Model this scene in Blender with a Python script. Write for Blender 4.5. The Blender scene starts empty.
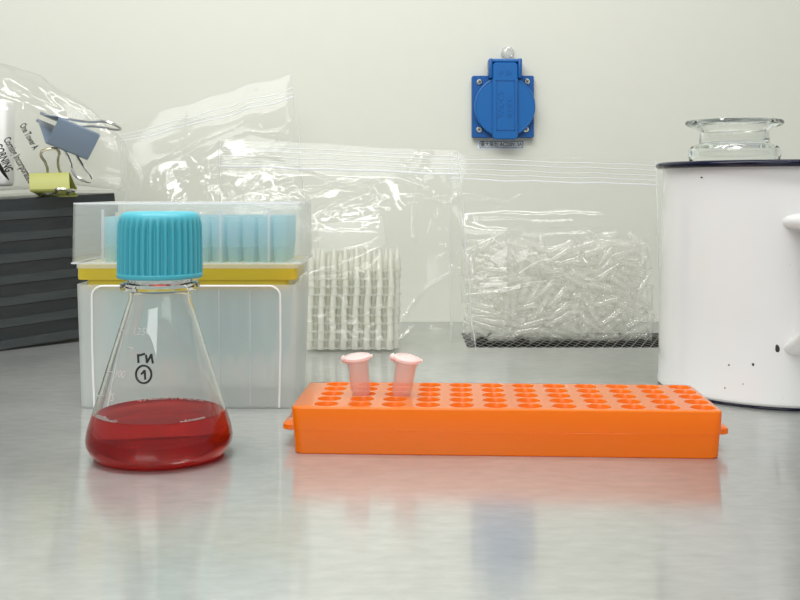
import bpy, bmesh, math, random
import numpy as np
from mathutils import Vector, Matrix, Quaternion, noise as mnoise

random.seed(11)
C = bpy.context.scene.collection
PI = math.pi
F, YH, HC = 1050.0, 189.5, 0.141          # focal length in pixels, horizon row, eye height above the bench


def at(px, py, D):
    """world point seen at a pixel at distance D from the lens plane"""
    return Vector(((px - 400) * D / F, D, HC - (py - YH) * D / F))


# ------------------------------------------------------------------ materials
def new_mat(name):
    m = bpy.data.materials.new(name)
    m.use_nodes = True
    nt = m.node_tree
    nt.nodes.clear()
    out = nt.nodes.new('ShaderNodeOutputMaterial')
    return m, nt, out


def nd(nt, kind, **kw):
    n = nt.nodes.new(kind)
    for k, v in kw.items():
        if k in n.inputs.keys():
            n.inputs[k].default_value = v
        else:
            setattr(n, k, v)
    return n


def rgba(c):
    return (c[0], c[1], c[2], 1.0)


def srgb(r, g, b):
    f = lambda v: (v / 255 / 12.92) if v / 255 <= 0.04045 else ((v / 255 + 0.055) / 1.055) ** 2.4
    return (f(r), f(g), f(b))


def noise_bump(nt, scale, strength, dist=0.001, stretch=(1, 1, 1), detail=4):
    tc = nd(nt, 'ShaderNodeTexCoord')
    mp = nd(nt, 'ShaderNodeMapping')
    mp.inputs['Scale'].default_value = stretch
    nz = nd(nt, 'ShaderNodeTexNoise', Scale=scale, Detail=detail)
    bp = nd(nt, 'ShaderNodeBump', Strength=strength, Distance=dist)
    nt.links.new(tc.outputs['Object'], mp.inputs['Vector'])
    nt.links.new(mp.outputs['Vector'], nz.inputs['Vector'])
    nt.links.new(nz.outputs['Fac'], bp.inputs['Height'])
    return bp, nz


def plain(name, col, rough=0.4, metal=0.0, spec=0.5, bump=None, var=0.0, coat=0.0):
    m, nt, out = new_mat(name)
    p = nd(nt, 'ShaderNodeBsdfPrincipled', Roughness=rough, Metallic=metal)
    p.inputs['Base Color'].default_value = rgba(col)
    p.inputs['Specular IOR Level'].default_value = spec
    p.inputs['Coat Weight'].default_value = coat
    nt.links.new(p.outputs[0], out.inputs[0])
    b = bump or (300, 0.03, 0.0005)
    bp, nz = noise_bump(nt, *b)
    nt.links.new(bp.outputs[0], p.inputs['Normal'])
    if var:
        mx = nd(nt, 'ShaderNodeMix', data_type='RGBA')
        mx.inputs['A'].default_value = rgba([c * (1 - var) for c in col])
        mx.inputs['B'].default_value = rgba([min(1, c * (1 + var)) for c in col])
        nt.links.new(nz.outputs['Fac'], mx.inputs['Factor'])
        nt.links.new(mx.outputs['Result'], p.inputs['Base Color'])
    return m


def sheer(name, tint=(0.97, 0.975, 0.965), white=(0.9, 0.9, 0.88), haze=0.1, rough=0.1, ior=1.5, gain=1.5, bump=None, transl=0.5):
    """clear or frosted thin plastic: lets light through, a little milk, a gloss that grows at grazing angles"""
    m, nt, out = new_mat(name)
    tr = nd(nt, 'ShaderNodeBsdfTransparent'); tr.inputs[0].default_value = rgba(tint)
    df = nd(nt, 'ShaderNodeBsdfDiffuse'); df.inputs[0].default_value = rgba(white)
    tl = nd(nt, 'ShaderNodeBsdfTranslucent'); tl.inputs[0].default_value = rgba(white)
    gl = nd(nt, 'ShaderNodeBsdfGlossy', Roughness=rough)
    a = nd(nt, 'ShaderNodeMixShader'); a.inputs[0].default_value = transl
    b = nd(nt, 'ShaderNodeMixShader'); b.inputs[0].default_value = haze
    c = nd(nt, 'ShaderNodeMixShader')
    fr = nd(nt, 'ShaderNodeFresnel', IOR=ior)
    mu = nd(nt, 'ShaderNodeMath', operation='MULTIPLY', use_clamp=True); mu.inputs[1].default_value = gain
    L = nt.links.new
    L(df.outputs[0], a.inputs[1]); L(tl.outputs[0], a.inputs[2])
    L(tr.outputs[0], b.inputs[1]); L(a.outputs[0], b.inputs[2])
    L(b.outputs[0], c.inputs[1]); L(gl.outputs[0], c.inputs[2])
    ge = nd(nt, 'ShaderNodeNewGeometry')
    ri = nd(nt, 'ShaderNodeMapRange')           # same reflectance seen from either side of the thin wall
    ri.inputs['To Min'].default_value = ior; ri.inputs['To Max'].default_value = 1 / ior
    L(ge.outputs['Backfacing'], ri.inputs['Value']); L(ri.outputs[0], fr.inputs['IOR'])
    L(fr.outputs[0], mu.inputs[0]); L(mu.outputs[0], c.inputs[0])
    L(c.outputs[0], out.inputs[0])
    if bump:
        bp, _ = noise_bump(nt, *bump)
        L(bp.outputs[0], gl.inputs['Normal']); L(bp.outputs[0], df.inputs['Normal'])
    return m


def glass(name, col=(1, 1, 1), rough=0.0, ior=1.45):
    m, nt, out = new_mat(name)
    g = nd(nt, 'ShaderNodeBsdfGlass', Roughness=rough, IOR=ior)
    g.inputs[0].default_value = rgba(col)
    nt.links.new(g.outputs[0], out.inputs[0])
    return m


def glow_plastic(name, col, tl_col, mix=0.4, rough=0.35, gain=1.0, bump=None):
    """coloured plastic that light shines through, under a clear gloss"""
    m, nt, out = new_mat(name)
    p = nd(nt, 'ShaderNodeBsdfDiffuse'); p.inputs[0].default_value = rgba(col)
    t = nd(nt, 'ShaderNodeBsdfTranslucent'); t.inputs[0].default_value = rgba(tl_col)
    g = nd(nt, 'ShaderNodeBsdfGlossy', Roughness=rough)
    mx = nd(nt, 'ShaderNodeMixShader'); mx.inputs[0].default_value = mix
    my = nd(nt, 'ShaderNodeMixShader')
    bp, _ = noise_bump(nt, *(bump or (200, 0.03, 0.0005)))
    fr = nd(nt, 'ShaderNodeFresnel')
    ge = nd(nt, 'ShaderNodeNewGeometry')
    ri = nd(nt, 'ShaderNodeMapRange')
    ri.inputs['To Min'].default_value = 1.46; ri.inputs['To Max'].default_value = 1 / 1.46
    mu = nd(nt, 'ShaderNodeMath', operation='MULTIPLY', use_clamp=True); mu.inputs[1].default_value = gain
    L = nt.links.new
    L(ge.outputs['Backfacing'], ri.inputs['Value']); L(ri.outputs[0], fr.inputs['IOR'])
    L(fr.outputs[0], mu.inputs[0]); L(mu.outputs[0], my.inputs[0])
    L(bp.outputs[0], g.inputs['Normal'])
    L(p.outputs[0], mx.inputs[1]); L(t.outputs[0], mx.inputs[2])
    L(mx.outputs[0], my.inputs[1]); L(g.outputs[0], my.inputs[2]); L(my.outputs[0], out.inputs[0])
    return m


# ------------------------------------------------------------------ mesh helpers
def obj(name, bm, mat, parent=None, smooth=True, sharp=40, loc=None):
    me = bpy.data.meshes.new(name)
    bm.normal_update()
    bm.to_mesh(me)
    bm.free()
    if mat:
        me.materials.append(mat)
    if smooth:
        me.shade_smooth()
        me.set_sharp_from_angle(angle=math.radians(sharp))
    o = bpy.data.objects.new(name, me)
    C.objects.link(o)
    if parent:
        o.parent = parent
    if loc is not None:
        o.location = loc
    return o


def tag(o, label=None, cat=None, group=None, kind=None):
    if label: o['label'] = label
    if cat: o['category'] = cat
    if group: o['group'] = group
    if kind: o['kind'] = kind
    return o


def thing(name, label, cat, loc=(0, 0, 0), rot=(0, 0, 0), group=None):
    o = bpy.data.objects.new(name, None)
    o.empty_display_size = 0.02
    C.objects.link(o)
    o.location = loc
    o.rotation_euler = rot
    return tag(o, label, cat, group)


def lathe(prof, seg=48, bm=None, mod=None, cap=(False, False), M=None):
    """revolve a list of (r, z) about z; mod(k, i, r) may change the radius"""
    bm = bm or bmesh.new()
    rings = []
    for i, (r, z) in enumerate(prof):
        if r < 1e-7:
            rings.append([bm.verts.new((0, 0, z))])
        else:
            ring = []
            for k in range(seg):
                rr = mod(k, i, r) if mod else r
                a = 2 * PI * k / seg
                ring.append(bm.verts.new((rr * math.cos(a), rr * math.sin(a), z)))
            rings.append(ring)
    for a, b in zip(rings, rings[1:]):
        if len(a) == 1 and len(b) == 1:
            continue
        for k in range(seg):
            j = (k + 1) % seg
            if len(a) == 1:
                bm.faces.new((a[0], b[j], b[k]))
            elif len(b) == 1:
                bm.faces.new((a[k], a[j], b[0]))
            else:
                bm.faces.new((a[k], a[j], b[j], b[k]))
    if cap[0] and len(rings[0]) > 1: bm.faces.new(list(reversed(rings[0])))
    if cap[1] and len(rings[-1]) > 1: bm.faces.new(rings[-1])
    if M is not None:
        vs = [v for r in rings for v in r]
        bmesh.ops.transform(bm, matrix=M, verts=vs)
    return bm


def box(x0, x1, y0, y1, z0, z1, bevel=0.0, seg=2, bm=None, M=None):
    bm = bm or bmesh.new()
    r = bmesh.ops.create_cube(bm, size=1)
    vs = r['verts']
    bmesh.ops.scale(bm, vec=(x1 - x0, y1 - y0, z1 - z0), verts=vs)
    bmesh.ops.translate(bm, vec=((x0 + x1) / 2, (y0 + y1) / 2, (z0 + z1) / 2), verts=vs)
    if M is not None:
        bmesh.ops.transform(bm, matrix=M, verts=vs)
    if bevel:
        es = list({e for v in vs for e in v.link_edges})
        bmesh.ops.bevel(bm, geom=es, offset=bevel, segments=seg, affect='EDGES', profile=0.5)
    return bm


def rr_ring(hx, hy, r, n=6, cx=0, cy=0):
    pts = []
    for sx, sy, a0 in ((1, 1, 0), (-1, 1, PI / 2), (-1, -1, PI), (1, -1, 3 * PI / 2)):
        for k in range(n + 1):
            a = a0 + PI / 2 * k / n
            pts.append((cx + sx * (hx - r) + r * math.cos(a), cy + sy * (hy - r) + r * math.sin(a)))
    return pts


def rr_loft(secs, n=6, bm=None, cap=(True, True)):
    """secs: (z, half x, half y, corner radius)"""
    bm = bm or bmesh.new()
    rings = [[bm.verts.new((x, y, z)) for x, y in rr_ring(hx, hy, r, n)] for z, hx, hy, r in secs]
    N = len(rings[0])
    for a, b in zip(rings, rings[1:]):
        for k in range(N):
            j = (k + 1) % N
            bm.faces.new((a[k], a[j], b[j], b[k]))
    if cap[0]: bm.faces.new(list(reversed(rings[0])))
    if cap[1]: bm.faces.new(rings[-1])
    return bm


def tube(pts, r, seg=8, bm=None, closed=False, flat=1.0, caps=True, radii=None):
    """sweep a circle along 3-D points"""
    bm = bm or bmesh.new()
    pts = [Vector(p) for p in pts]
    n = len(pts)
    prev = None
    rings = []
    for i, p in enumerate(pts):
        if closed:
            d = pts[(i + 1) % n] - pts[i - 1]
        else:
            d = pts[min(i + 1, n - 1)] - pts[max(i - 1, 0)]
        d.normalize()
        if prev is None:
            u = d.orthogonal().normalized()
        else:
            u = (prev - d * prev.dot(d))
            u = u.normalized() if u.length > 1e-9 else d.orthogonal().normalized()
        prev = u
        w = d.cross(u)
        rr = radii[i] if radii else r
        rings.append([bm.verts.new(p + (u * math.cos(2 * PI * k / seg) + w * math.sin(2 * PI * k / seg) * flat) * rr) for k in range(seg)])
    m = n if closed else n - 1
    for i in range(m):
        a, b = rings[i], rings[(i + 1) % n]
        for k in range(seg):
            j = (k + 1) % seg
            bm.faces.new((a[k], a[j], b[j], b[k]))
    if not closed and caps:
        bm.faces.new(list(reversed(rings[0])))
        bm.faces.new(rings[-1])
    return bm


def smooth_path(pts, n=8):
    """Catmull-Rom through the points"""
    P = [Vector(p) for p in pts]
    P = [P[0] * 2 - P[1]] + P + [P[-1] * 2 - P[-2]]
    out = []
    for i in range(1, len(P) - 2):
        for k in range(n):
            t = k / n
            a, b, c, d = P[i - 1], P[i], P[i + 1], P[i + 2]
            out.append(0.5 * ((2 * b) + (c - a) * t + (2 * a - 5 * b + 4 * c - d) * t * t + (3 * b - a - 3 * c + d) * t ** 3))
    out.append(P[-2])
    return out


def text_bm(body, size, extrude=0.0, align='LEFT', squeeze=1.0, shear=0.0, bold=0.0):
    cu = bpy.data.curves.new('lettering', 'FONT')
    cu.body = body
    cu.size = size
    cu.extrude = extrude
    cu.align_x = align
    cu.align_y = 'CENTER'
    cu.shear = shear
    cu.offset = bold
    cu.resolution_u = 3
    t = bpy.data.objects.new('lettering', cu)
    C.objects.link(t)
    dg = bpy.context.evaluated_depsgraph_get()
    dg.update()
    me = bpy.data.meshes.new_from_object(t.evaluated_get(dg))
    bm = bmesh.new()
    bm.from_mesh(me)
    bpy.data.objects.remove(t)
    bpy.data.curves.remove(cu)
    bpy.data.meshes.remove(me)
    for v in bm.verts:
        v.co.x *= squeeze
    return bm


def frame(ex, ey, ez, o):
    M = Matrix.Identity(4)
    for i in range(3):
        M[i][0], M[i][1], M[i][2], M[i][3] = ex[i], ey[i], ez[i], o[i]
    return M


def copy_tree(o, parent=None):
    c = o.copy()
    C.objects.link(c)
    if parent: c.parent = parent
    for ch in o.children:
        copy_tree(ch, c)
    return c

# ------------------------------------------------------------------ materials of the place
M_WALL = plain('painted_wall', srgb(204, 206, 195), 0.55, spec=0.3, bump=(60, 0.06, 0.001), var=0.015)


def wall_marks():
    nt = M_WALL.node_tree
    L = nt.links.new
    p = [n for n in nt.nodes if n.type == 'BSDF_PRINCIPLED'][0]
    src = p.inputs['Base Color'].links[0].from_socket
    tc = nd(nt, 'ShaderNodeTexCoord')
    n1 = nd(nt, 'ShaderNodeTexNoise', Scale=4.5, Detail=3)
    n2 = nd(nt, 'ShaderNodeTexNoise', Scale=3.0, Detail=1)
    L(tc.outputs['Object'], n1.inputs['Vector']); L(tc.outputs['Object'], n2.inputs['Vector'])
    a = nd(nt, 'ShaderNodeMath', operation='COMPARE'); a.inputs[1].default_value = 0.52; a.inputs[2].default_value = 0.0016
    b = nd(nt, 'ShaderNodeMath', operation='GREATER_THAN'); b.inputs[1].default_value = 0.55
    c = nd(nt, 'ShaderNodeMath', operation='MULTIPLY')
    d = nd(nt, 'ShaderNodeMath', operation='MULTIPLY'); d.inputs[1].default_value = 0.22
    L(n1.outputs['Fac'], a.inputs[0]); L(n2.outputs['Fac'], b.inputs[0])
    L(a.outputs[0], c.inputs[0]); L(b.outputs[0], c.inputs[1]); L(c.outputs[0], d.inputs[0])
    mx = nd(nt, 'ShaderNodeMix', data_type='RGBA')
    mx.inputs['B'].default_value = (0.42, 0.42, 0.37, 1)
    L(d.outputs[0], mx.inputs['Factor']); L(src, mx.inputs['A']); L(mx.outputs['Result'], p.inputs['Base Color'])


wall_marks()
M_DARK = plain('pit_black', (0.012, 0.012, 0.012), 0.6)


def steel_mat():
    m, nt, out = new_mat('brushed_steel')
    L = nt.links.new
    tc = nd(nt, 'ShaderNodeTexCoord')
    mp = nd(nt, 'ShaderNodeMapping'); mp.inputs['Scale'].default_value = (75, 170, 1)
    nz = nd(nt, 'ShaderNodeTexNoise', Scale=1.0, Detail=3, Roughness=0.6)
    L(tc.outputs['Object'], mp.inputs['Vector']); L(mp.outputs['Vector'], nz.inputs['Vector'])
    n2 = nd(nt, 'ShaderNodeTexNoise', Scale=7.0, Detail=3)
    L(tc.outputs['Object'], n2.inputs['Vector'])
    tg = nd(nt, 'ShaderNodeTangent', direction_type='UV_MAP')
    tg.uv_map = 'UVMap'
    wide = nd(nt, 'ShaderNodeBsdfAnisotropic', Roughness=0.48, Anisotropy=0.45)
    fine = nd(nt, 'ShaderNodeBsdfAnisotropic', Roughness=0.115, Anisotropy=0.6)
    for sh, lo, hi in ((wide, 0.56, 0.64), (fine, 0.565, 0.615)):
        cr = nd(nt, 'ShaderNodeValToRGB')
        cr.color_ramp.elements[0].position = 0.3; cr.color_ramp.elements[1].position = 0.7
        cr.color_ramp.elements[0].color = (lo * 0.985, lo * 1.005, lo * 0.97, 1)
        cr.color_ramp.elements[1].color = (hi * 0.985, hi * 1.005, hi * 0.97, 1)
        L(nz.outputs['Fac'], cr.inputs[0]); L(cr.outputs[0], sh.inputs[0])
        L(tg.outputs[0], sh.inputs['Tangent'])
    mx = nd(nt, 'ShaderNodeMixShader')
    rr = nd(nt, 'ShaderNodeMapRange')
    rr.inputs['From Min'].default_value = 0.3; rr.inputs['From Max'].default_value = 0.7
    rr.inputs['To Min'].default_value = 0.56; rr.inputs['To Max'].default_value = 0.70
    L(n2.outputs['Fac'], rr.inputs['Value']); L(rr.outputs[0], mx.inputs[0])
    L(wide.outputs[0], mx.inputs[1]); L(fine.outputs[0], mx.inputs[2])
    L(mx.outputs[0], out.inputs[0])
    return m


M_STEEL = steel_mat()
M_STEEL2 = plain('grille_steel', (0.36, 0.36, 0.34), 0.45, metal=0.6)
M_FILM = sheer('poly_film', tint=(0.985, 0.988, 0.98), haze=0.06, rough=0.08, gain=1.05)
M_FILM2 = sheer('poly_film_milky', tint=(0.98, 0.983, 0.97), haze=0.085, rough=0.09, gain=1.05)
M_ZIP = sheer('zip_plastic', tint=(0.95, 0.96, 0.98), white=(0.95, 0.96, 0.99), haze=0.40, rough=0.2, gain=0.8)
M_LID = sheer('lid_plastic', tint=(0.985, 0.99, 0.985), white=(0.93, 0.96, 0.95), haze=0.15, rough=0.18, gain=0.7)
M_BASE = sheer('frosted_base', tint=(0.98, 0.985, 0.98), white=(0.955, 0.975, 0.96), haze=0.42, rough=0.3, gain=0.5)
M_TIP = sheer('tip_plastic', tint=(0.82, 0.95, 0.98), white=(0.66, 0.91, 0.95), haze=0.40, rough=0.2, gain=0.6)
M_TUBE = sheer('tube_plastic', tint=(0.995, 0.996, 0.985), white=(0.985, 0.985, 0.945), haze=0.24, rough=0.05, gain=1.5)
M_STRIP = sheer('strip_plastic', tint=(0.995, 0.996, 0.985), white=(0.985, 0.985, 0.945), haze=0.45, rough=0.08, gain=1.1)
M_YELLOW = glow_plastic('yellow_plate', (0.90, 0.72, 0.06), (0.93, 0.78, 0.06), 0.4, 0.4)
M_RIDGE = plain('white_ridge', (0.86, 0.87, 0.85), 0.4)
M_CAP = plain('turquoise_cap', srgb(72, 174, 190), 0.45, bump=(500, 0.05, 0.0003))
M_GLASS = glass('flask_glass', (0.985, 0.99, 0.985), 0.0, 1.45)
M_GLASS2 = glass('jar_glass', (0.985, 0.993, 0.987), 0.0, 1.47)


def liquid_mat():
    m, nt, out = new_mat('red_medium')
    g = nd(nt, 'ShaderNodeBsdfGlass', Roughness=0.0, IOR=1.34)
    g.inputs[0].default_value = (0.97, 0.30, 0.27, 1)
    t = nd(nt, 'ShaderNodeBsdfTranslucent'); t.inputs[0].default_value = (0.95, 0.035, 0.04, 1)
    d = nd(nt, 'ShaderNodeBsdfDiffuse'); d.inputs[0].default_value = (0.85, 0.02, 0.028, 1)
    a = nd(nt, 'ShaderNodeMixShader'); a.inputs[0].default_value = 0.5
    b = nd(nt, 'ShaderNodeMixShader'); b.inputs[0].default_value = 0.30
    v = nd(nt, 'ShaderNodeVolumeAbsorption', Density=5.0)
    v.inputs[0].default_value = (0.93, 0.10, 0.12, 1)
    L = nt.links.new
    L(t.outputs[0], a.inputs[1]); L(d.outputs[0], a.inputs[2])
    L(g.outputs[0], b.inputs[1]); L(a.outputs[0], b.inputs[2])
    L(b.outputs[0], out.inputs[0]); L(v.outputs[0], out.inputs['Volume'])
    return m


M_LIQ = liquid_mat()
M_FOAM = sheer('foam_bubbles', white=(0.97, 0.82, 0.78), haze=0.75, rough=0.1)
M_INK = plain('black_ink', (0.008, 0.008, 0.01), 0.5)
M_GRAD = sheer('pale_print', white=(0.9, 0.82, 0.8), haze=0.7, rough=0.4)
M_ORANGE = glow_plastic('orange_plastic', (1.0, 0.27, 0.0), (1.0, 0.36, 0.0), 0.45, 0.2, 1.3)
M_PINK = sheer('pink_tube', tint=(0.995, 0.95, 0.94), white=(0.985, 0.83, 0.79), haze=0.24, rough=0.15, gain=1.4)
M_PINKCAP = glow_plastic('pink_cap', (0.97, 0.82, 0.79), (0.97, 0.82, 0.79), 0.4, 0.3)
M_BLUE = plain('blue_plastic', srgb(12, 80, 146), 0.36, spec=0.45)
M_BLUE2 = plain('blue_plastic_edge', srgb(18, 92, 158), 0.34, spec=0.45)
M_CHROME = plain('chrome', (0.75, 0.74, 0.71), 0.16, metal=1.0)
M_BRASS = plain('dull_wire', (0.62, 0.57, 0.42), 0.22, metal=1.0)
M_SLOT = plain('slot_black', (0.01, 0.01, 0.01), 0.6)
M_STICKER = plain('sticker', srgb(205, 214, 220), 0.5)
M_ENAMEL = plain('white_enamel', (0.70, 0.712, 0.70), 0.16, spec=0.5, bump=(25, 0.08, 0.002), coat=0.3)
M_RIM = plain('blue_black_enamel', (0.004, 0.006, 0.022), 0.15, spec=0.18)
M_CHIP = plain('bare_iron', (0.03, 0.026, 0.022), 0.7)
M_CLIPBLUE = plain('clip_blue', srgb(116, 131, 148), 0.4)
M_CLIPYEL = plain('clip_yellow', srgb(156, 159, 80), 0.42)
M_PLATE = plain('black_polystyrene', (0.010, 0.014, 0.016), 0.3, spec=0.5)
M_PLATE2 = plain('charcoal_skirt', (0.030, 0.037, 0.040), 0.3, spec=0.5)
M_CARD = plain('white_card', (0.87, 0.87, 0.86), 0.6)
M_FROST = sheer('frost_sheet', white=(0.92, 0.93, 0.88), haze=0.42, rough=0.3, gain=0.8)

# ------------------------------------------------------------------ the setting
WALL_Y = 1.12
bm = box(-1.3, 1.3, WALL_Y, WALL_Y + 0.02, -0.05, 0.95)
tag(obj('wall_back', bm, M_WALL, smooth=False), kind='structure')

EDGE = 0.937
me = bpy.data.meshes.new('work_surface')
bm = bmesh.new()
GX0, GX1, GY1 = 0.060, 0.300, 1.032
box(-1.3, 1.3, 0.02, EDGE, -0.004, 0.0, bm=bm)
box(-1.3, 1.3, GY1, WALL_Y, -0.004, 0.0, bm=bm)
box(-1.3, GX0, EDGE, GY1, -0.004, 0.0, bm=bm)
box(GX1, 1.3, EDGE, GY1, -0.004, 0.0, bm=bm)
uvl = bm.loops.layers.uv.new('UVMap')
for f in bm.faces:
    for l in f.loops:
        l[uvl].uv = (l.vert.co.x, l.vert.co.y)
tag(obj('floor_work_surface', bm, M_STEEL, smooth=False), kind='structure')
bm = box(GX0 - 0.01, GX1 + 0.01, EDGE - 0.01, GY1 + 0.01, -0.05, -0.04)
for q in ((GX0 - 0.01, GX0 - 0.006, EDGE - 0.01, GY1 + 0.01), (GX1 + 0.006, GX1 + 0.01, EDGE - 0.01, GY1 + 0.01), (GX0, GX1, EDGE - 0.01, EDGE - 0.006), (GX0, GX1, GY1 + 0.001, GY1 + 0.01)):
    box(*q, -0.04, -0.0045, bm=bm)
tag(obj('trim_1', bm, M_DARK, smooth=False), kind='structure')

# expanded metal air grille behind the bench edge
bm = bmesh.new()
P, A, Wd = 0.0086, 0.0060, 0.0017
ny = int((GY1 - EDGE) / (2 * A))
for r in range(ny):
    y0 = EDGE + 0.007 + r * 2 * A
    prev = None
    for k in range(int((GX1 - GX0) / (P / 2)) + 1):
        x = GX0 + k * P / 2
        s = 1 if (k + r) % 2 else -1
        y = y0 + s * A
        q = [bm.verts.new((x, y - Wd / 2, 0)), bm.verts.new((x, y + Wd / 2, 0)), bm.verts.new((x, y + Wd / 2, -0.0003)), bm.verts.new((x, y - Wd / 2, -0.0003))]
        if prev:
            for i in range(4):
                bm.faces.new((prev[i], q[i], q[(i + 1) % 4], prev[(i + 1) % 4]))
        prev = q
tag(obj('trim_2', bm, M_STEEL2, smooth=False), kind='structure')

# ------------------------------------------------------------------ orange tube rack
RK = thing('tube_rack', 'long orange plastic tube rack with five rows of round wells on the steel bench', 'rack')
PL, PR = Vector((-0.0559, 0.5589, 0)), Vector((0.1667, 0.5479, 0))
rk_mid = (PL + PR) / 2
rk_w = (PR - PL).length
rk_ang = math.atan2(PR.y - PL.y, PR.x - PL.x)
RK_D, RK_H = 0.0765, 0.0250
RK.location = rk_mid + Vector((-math.sin(rk_ang), math.cos(rk_ang), 0)) * RK_D / 2
RK.rotation_euler = (0, 0, rk_ang)
PX, PY, WR = 0.0183, 0.0144, 0.0066


def well(c, r):
    return (0.0047 - 5.5 * PX + c * PX, 0.0012 - 2 * PY + r * PY)


bm = bmesh.new()
hx, hy = rk_w / 2 + 0.0024, RK_D / 2
secs = [(RK_H, hx - 0.0009, hy - 0.0009, 0.0045), (RK_H - 0.0003, hx - 0.0003, hy - 0.0003, 0.005), (RK_H - 0.001, hx, hy, 0.005), (0.0128, hx - 0.0006, hy - 0.0006, 0.005), (0.0125, hx - 0.0009, hy - 0.0009, 0.005), (0.0006, hx - 0.0016, hy - 0.0016, 0.005), (0, hx - 0.0022, hy - 0.0022, 0.005)]
rings = [[bm.verts.new((x, y, z)) for x, y in rr_ring(a, b, r, 6)] for z, a, b, r in secs]
N = len(rings[0])
for a, b in zip(rings, rings[1:]):
    for k in range(N):
        j = (k + 1) % N
        bm.faces.new((a[k], b[k], b[j], a[j]))
edges = [bm.edges.get((rings[0][k], rings[0][(k + 1) % N])) for k in range(N)]
SEG = 28
for c in range(12):
    for r in range(5):
        x0, y0 = well(c, r)
        rg = [[bm.verts.new((x0 + rr * math.cos(2 * PI * k / SEG), y0 + rr * math.sin(2 * PI * k / SEG), z)) for k in range(SEG)] for rr, z in ((WR, RK_H), (WR - 0.0004, RK_H - 0.0006), (WR - 0.0009, RK_H - 0.014), (WR - 0.0035, 0.003))]
        edges += [bm.edges.new((rg[0][k], rg[0][(k + 1) % SEG])) for k in range(SEG)]
        for a, b in zip(rg, rg[1:]):
            for k in range(SEG):
                j = (k + 1) % SEG
                bm.faces.new((a[k], b[k], b[j], a[j]))
        bm.faces.new(rg[-1])
bmesh.ops.triangle_fill(bm, use_beauty=True, use_dissolve=False, edges=edges, normal=(0, 0, 1))
bmesh.ops.recalc_face_normals(bm, faces=bm.faces[:])
obj('rack_body', bm, M_ORANGE, RK, sharp=35)
for s in (-1, 1):
    bm = rr_loft([(0.0092, 0.0052, 0.0175, 0.004), (0.0096, 0.0056, 0.018, 0.0042), (0.0122, 0.0056, 0.018, 0.0042), (0.0126, 0.0052, 0.0175, 0.004)])
    bmesh.ops.translate(bm, vec=(s * (hx + 0.0016), -0.004, 0), verts=bm.verts)
    obj('tab', bm, M_ORANGE, RK)

# pink microtubes standing in the rack
rk_M = Matrix.Translation(RK.location) @ Matrix.Rotation(rk_ang, 4, 'Z')


def microtube(label, c, r, lean_x, lean_y, spin):
    x0, y0 = well(c, r)
    base = rk_M @ Vector((x0, y0, 0.0085))
    t = thing('microtube', label, 'tube', base, (0, 0, 0), 'pink microtubes in the rack')
    t.rotation_euler = (lean_y, lean_x, rk_ang + spin)
    pr = [(0, 0.0), (0.0016, 0.0003), (0.0024, 0.002), (0.0050, 0.016), (0.0056, 0.021), (0.0060, 0.0345), (0.0066, 0.0348), (0.0066, 0.0368), (0.0057, 0.0368), (0.0053, 0.034), (0.0049, 0.020), (0.0043, 0.016), (0.0017, 0.003), (0, 0.0018)]
    obj('tube_body', lathe(pr, 32), M_PINK, t)
    bm = lathe([(0, 0.0366), (0.0049, 0.0366), (0.0070, 0.0369), (0.0077, 0.0372), (0.0077, 0.0386), (0.0072, 0.0391), (0.0052, 0.0393), (0.005, 0.0388), (0, 0.0387)], 32)
    obj('tube_cap', bm, M_PINKCAP, t)
    bm = box(0.0060, 0.0088, -0.0024, 0.0024, 0.0377, 0.0386, 0.0003)
    obj('cap_tab', bm, M_PINKCAP, t)
    bm = tube(smooth_path([(-0.0070, 0.001, 0.038), (-0.0083, 0.001, 0.0373), (-0.0080, 0.001, 0.0362), (-0.0060, 0.001, 0.0358)], 4), 0.0022, 8, flat=0.25)
    obj('hinge', bm, M_PINKCAP, t)
    return t


microtube('pink microtube in the orange rack leaning left, its cap tilted up to the right', 1, 2, -0.10, 0.09, 0.0)
microtube('pink microtube in the orange rack leaning right, its cap dipping to the right', 2, 2, 0.15, 0.13, 0.1)

# ------------------------------------------------------------------ flask
FK = thing('flask', 'conical clear flask of red liquid under a ribbed turquoise screw cap', 'flask', at(160, 455.3, 0.557))
FK.location.z = 0
FK.scale = (0.988, 0.988, 1.0)
out = [(0, 0.0012), (0.026, 0.0003), (0.0305, 0.0), (0.0340, 0.0012), (0.0368, 0.0042), (0.0385, 0.0082), (0.0386, 0.0112), (0.0377, 0.0160), (0.0330, 0.0306), (0.0245, 0.0578), (0.0180, 0.0785), (0.0166, 0.0826), (0.0163, 0.0850), (0.0163, 0.0872), (0.0176, 0.0876), (0.0206, 0.0884), (0.0210, 0.0900), (0.0206, 0.0916), (0.0178, 0.0922), (0.0172, 0.0930), (0.0172, 0.1150)]
T = 0.0013
inn = [(0.0155, 0.1150), (0.0148, 0.0950), (0.0148, 0.0850), (0.0152, 0.0822), (0.0166, 0.0781), (0.0231, 0.0574), (0.0316, 0.0302), (0.0363, 0.0158), (0.0372, 0.0112), (0.0370, 0.0084), (0.0354, 0.0052), (0.0330, 0.0030), (0.030, 0.0020), (0.026, 0.0018), (0, 0.0026)]


def refine(pr, n=3):
    pts = smooth_path([(r, 0, z) for r, z in pr], n)
    return [(max(0, p.x), p.z) for p in pts]


bm = lathe(out + inn, 96)
obj('flask_wall', bm, M_GLASS, FK, sharp=25)


def rad(z, prof=out):
    for (r0, z0), (r1, z1) in zip(prof[2:], prof[3:]):
        if z0 <= z <= z1 and z1 > z0:
            return r0 + (r1 - r0) * (z - z0) / (z1 - z0)
    return 0.017


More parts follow.
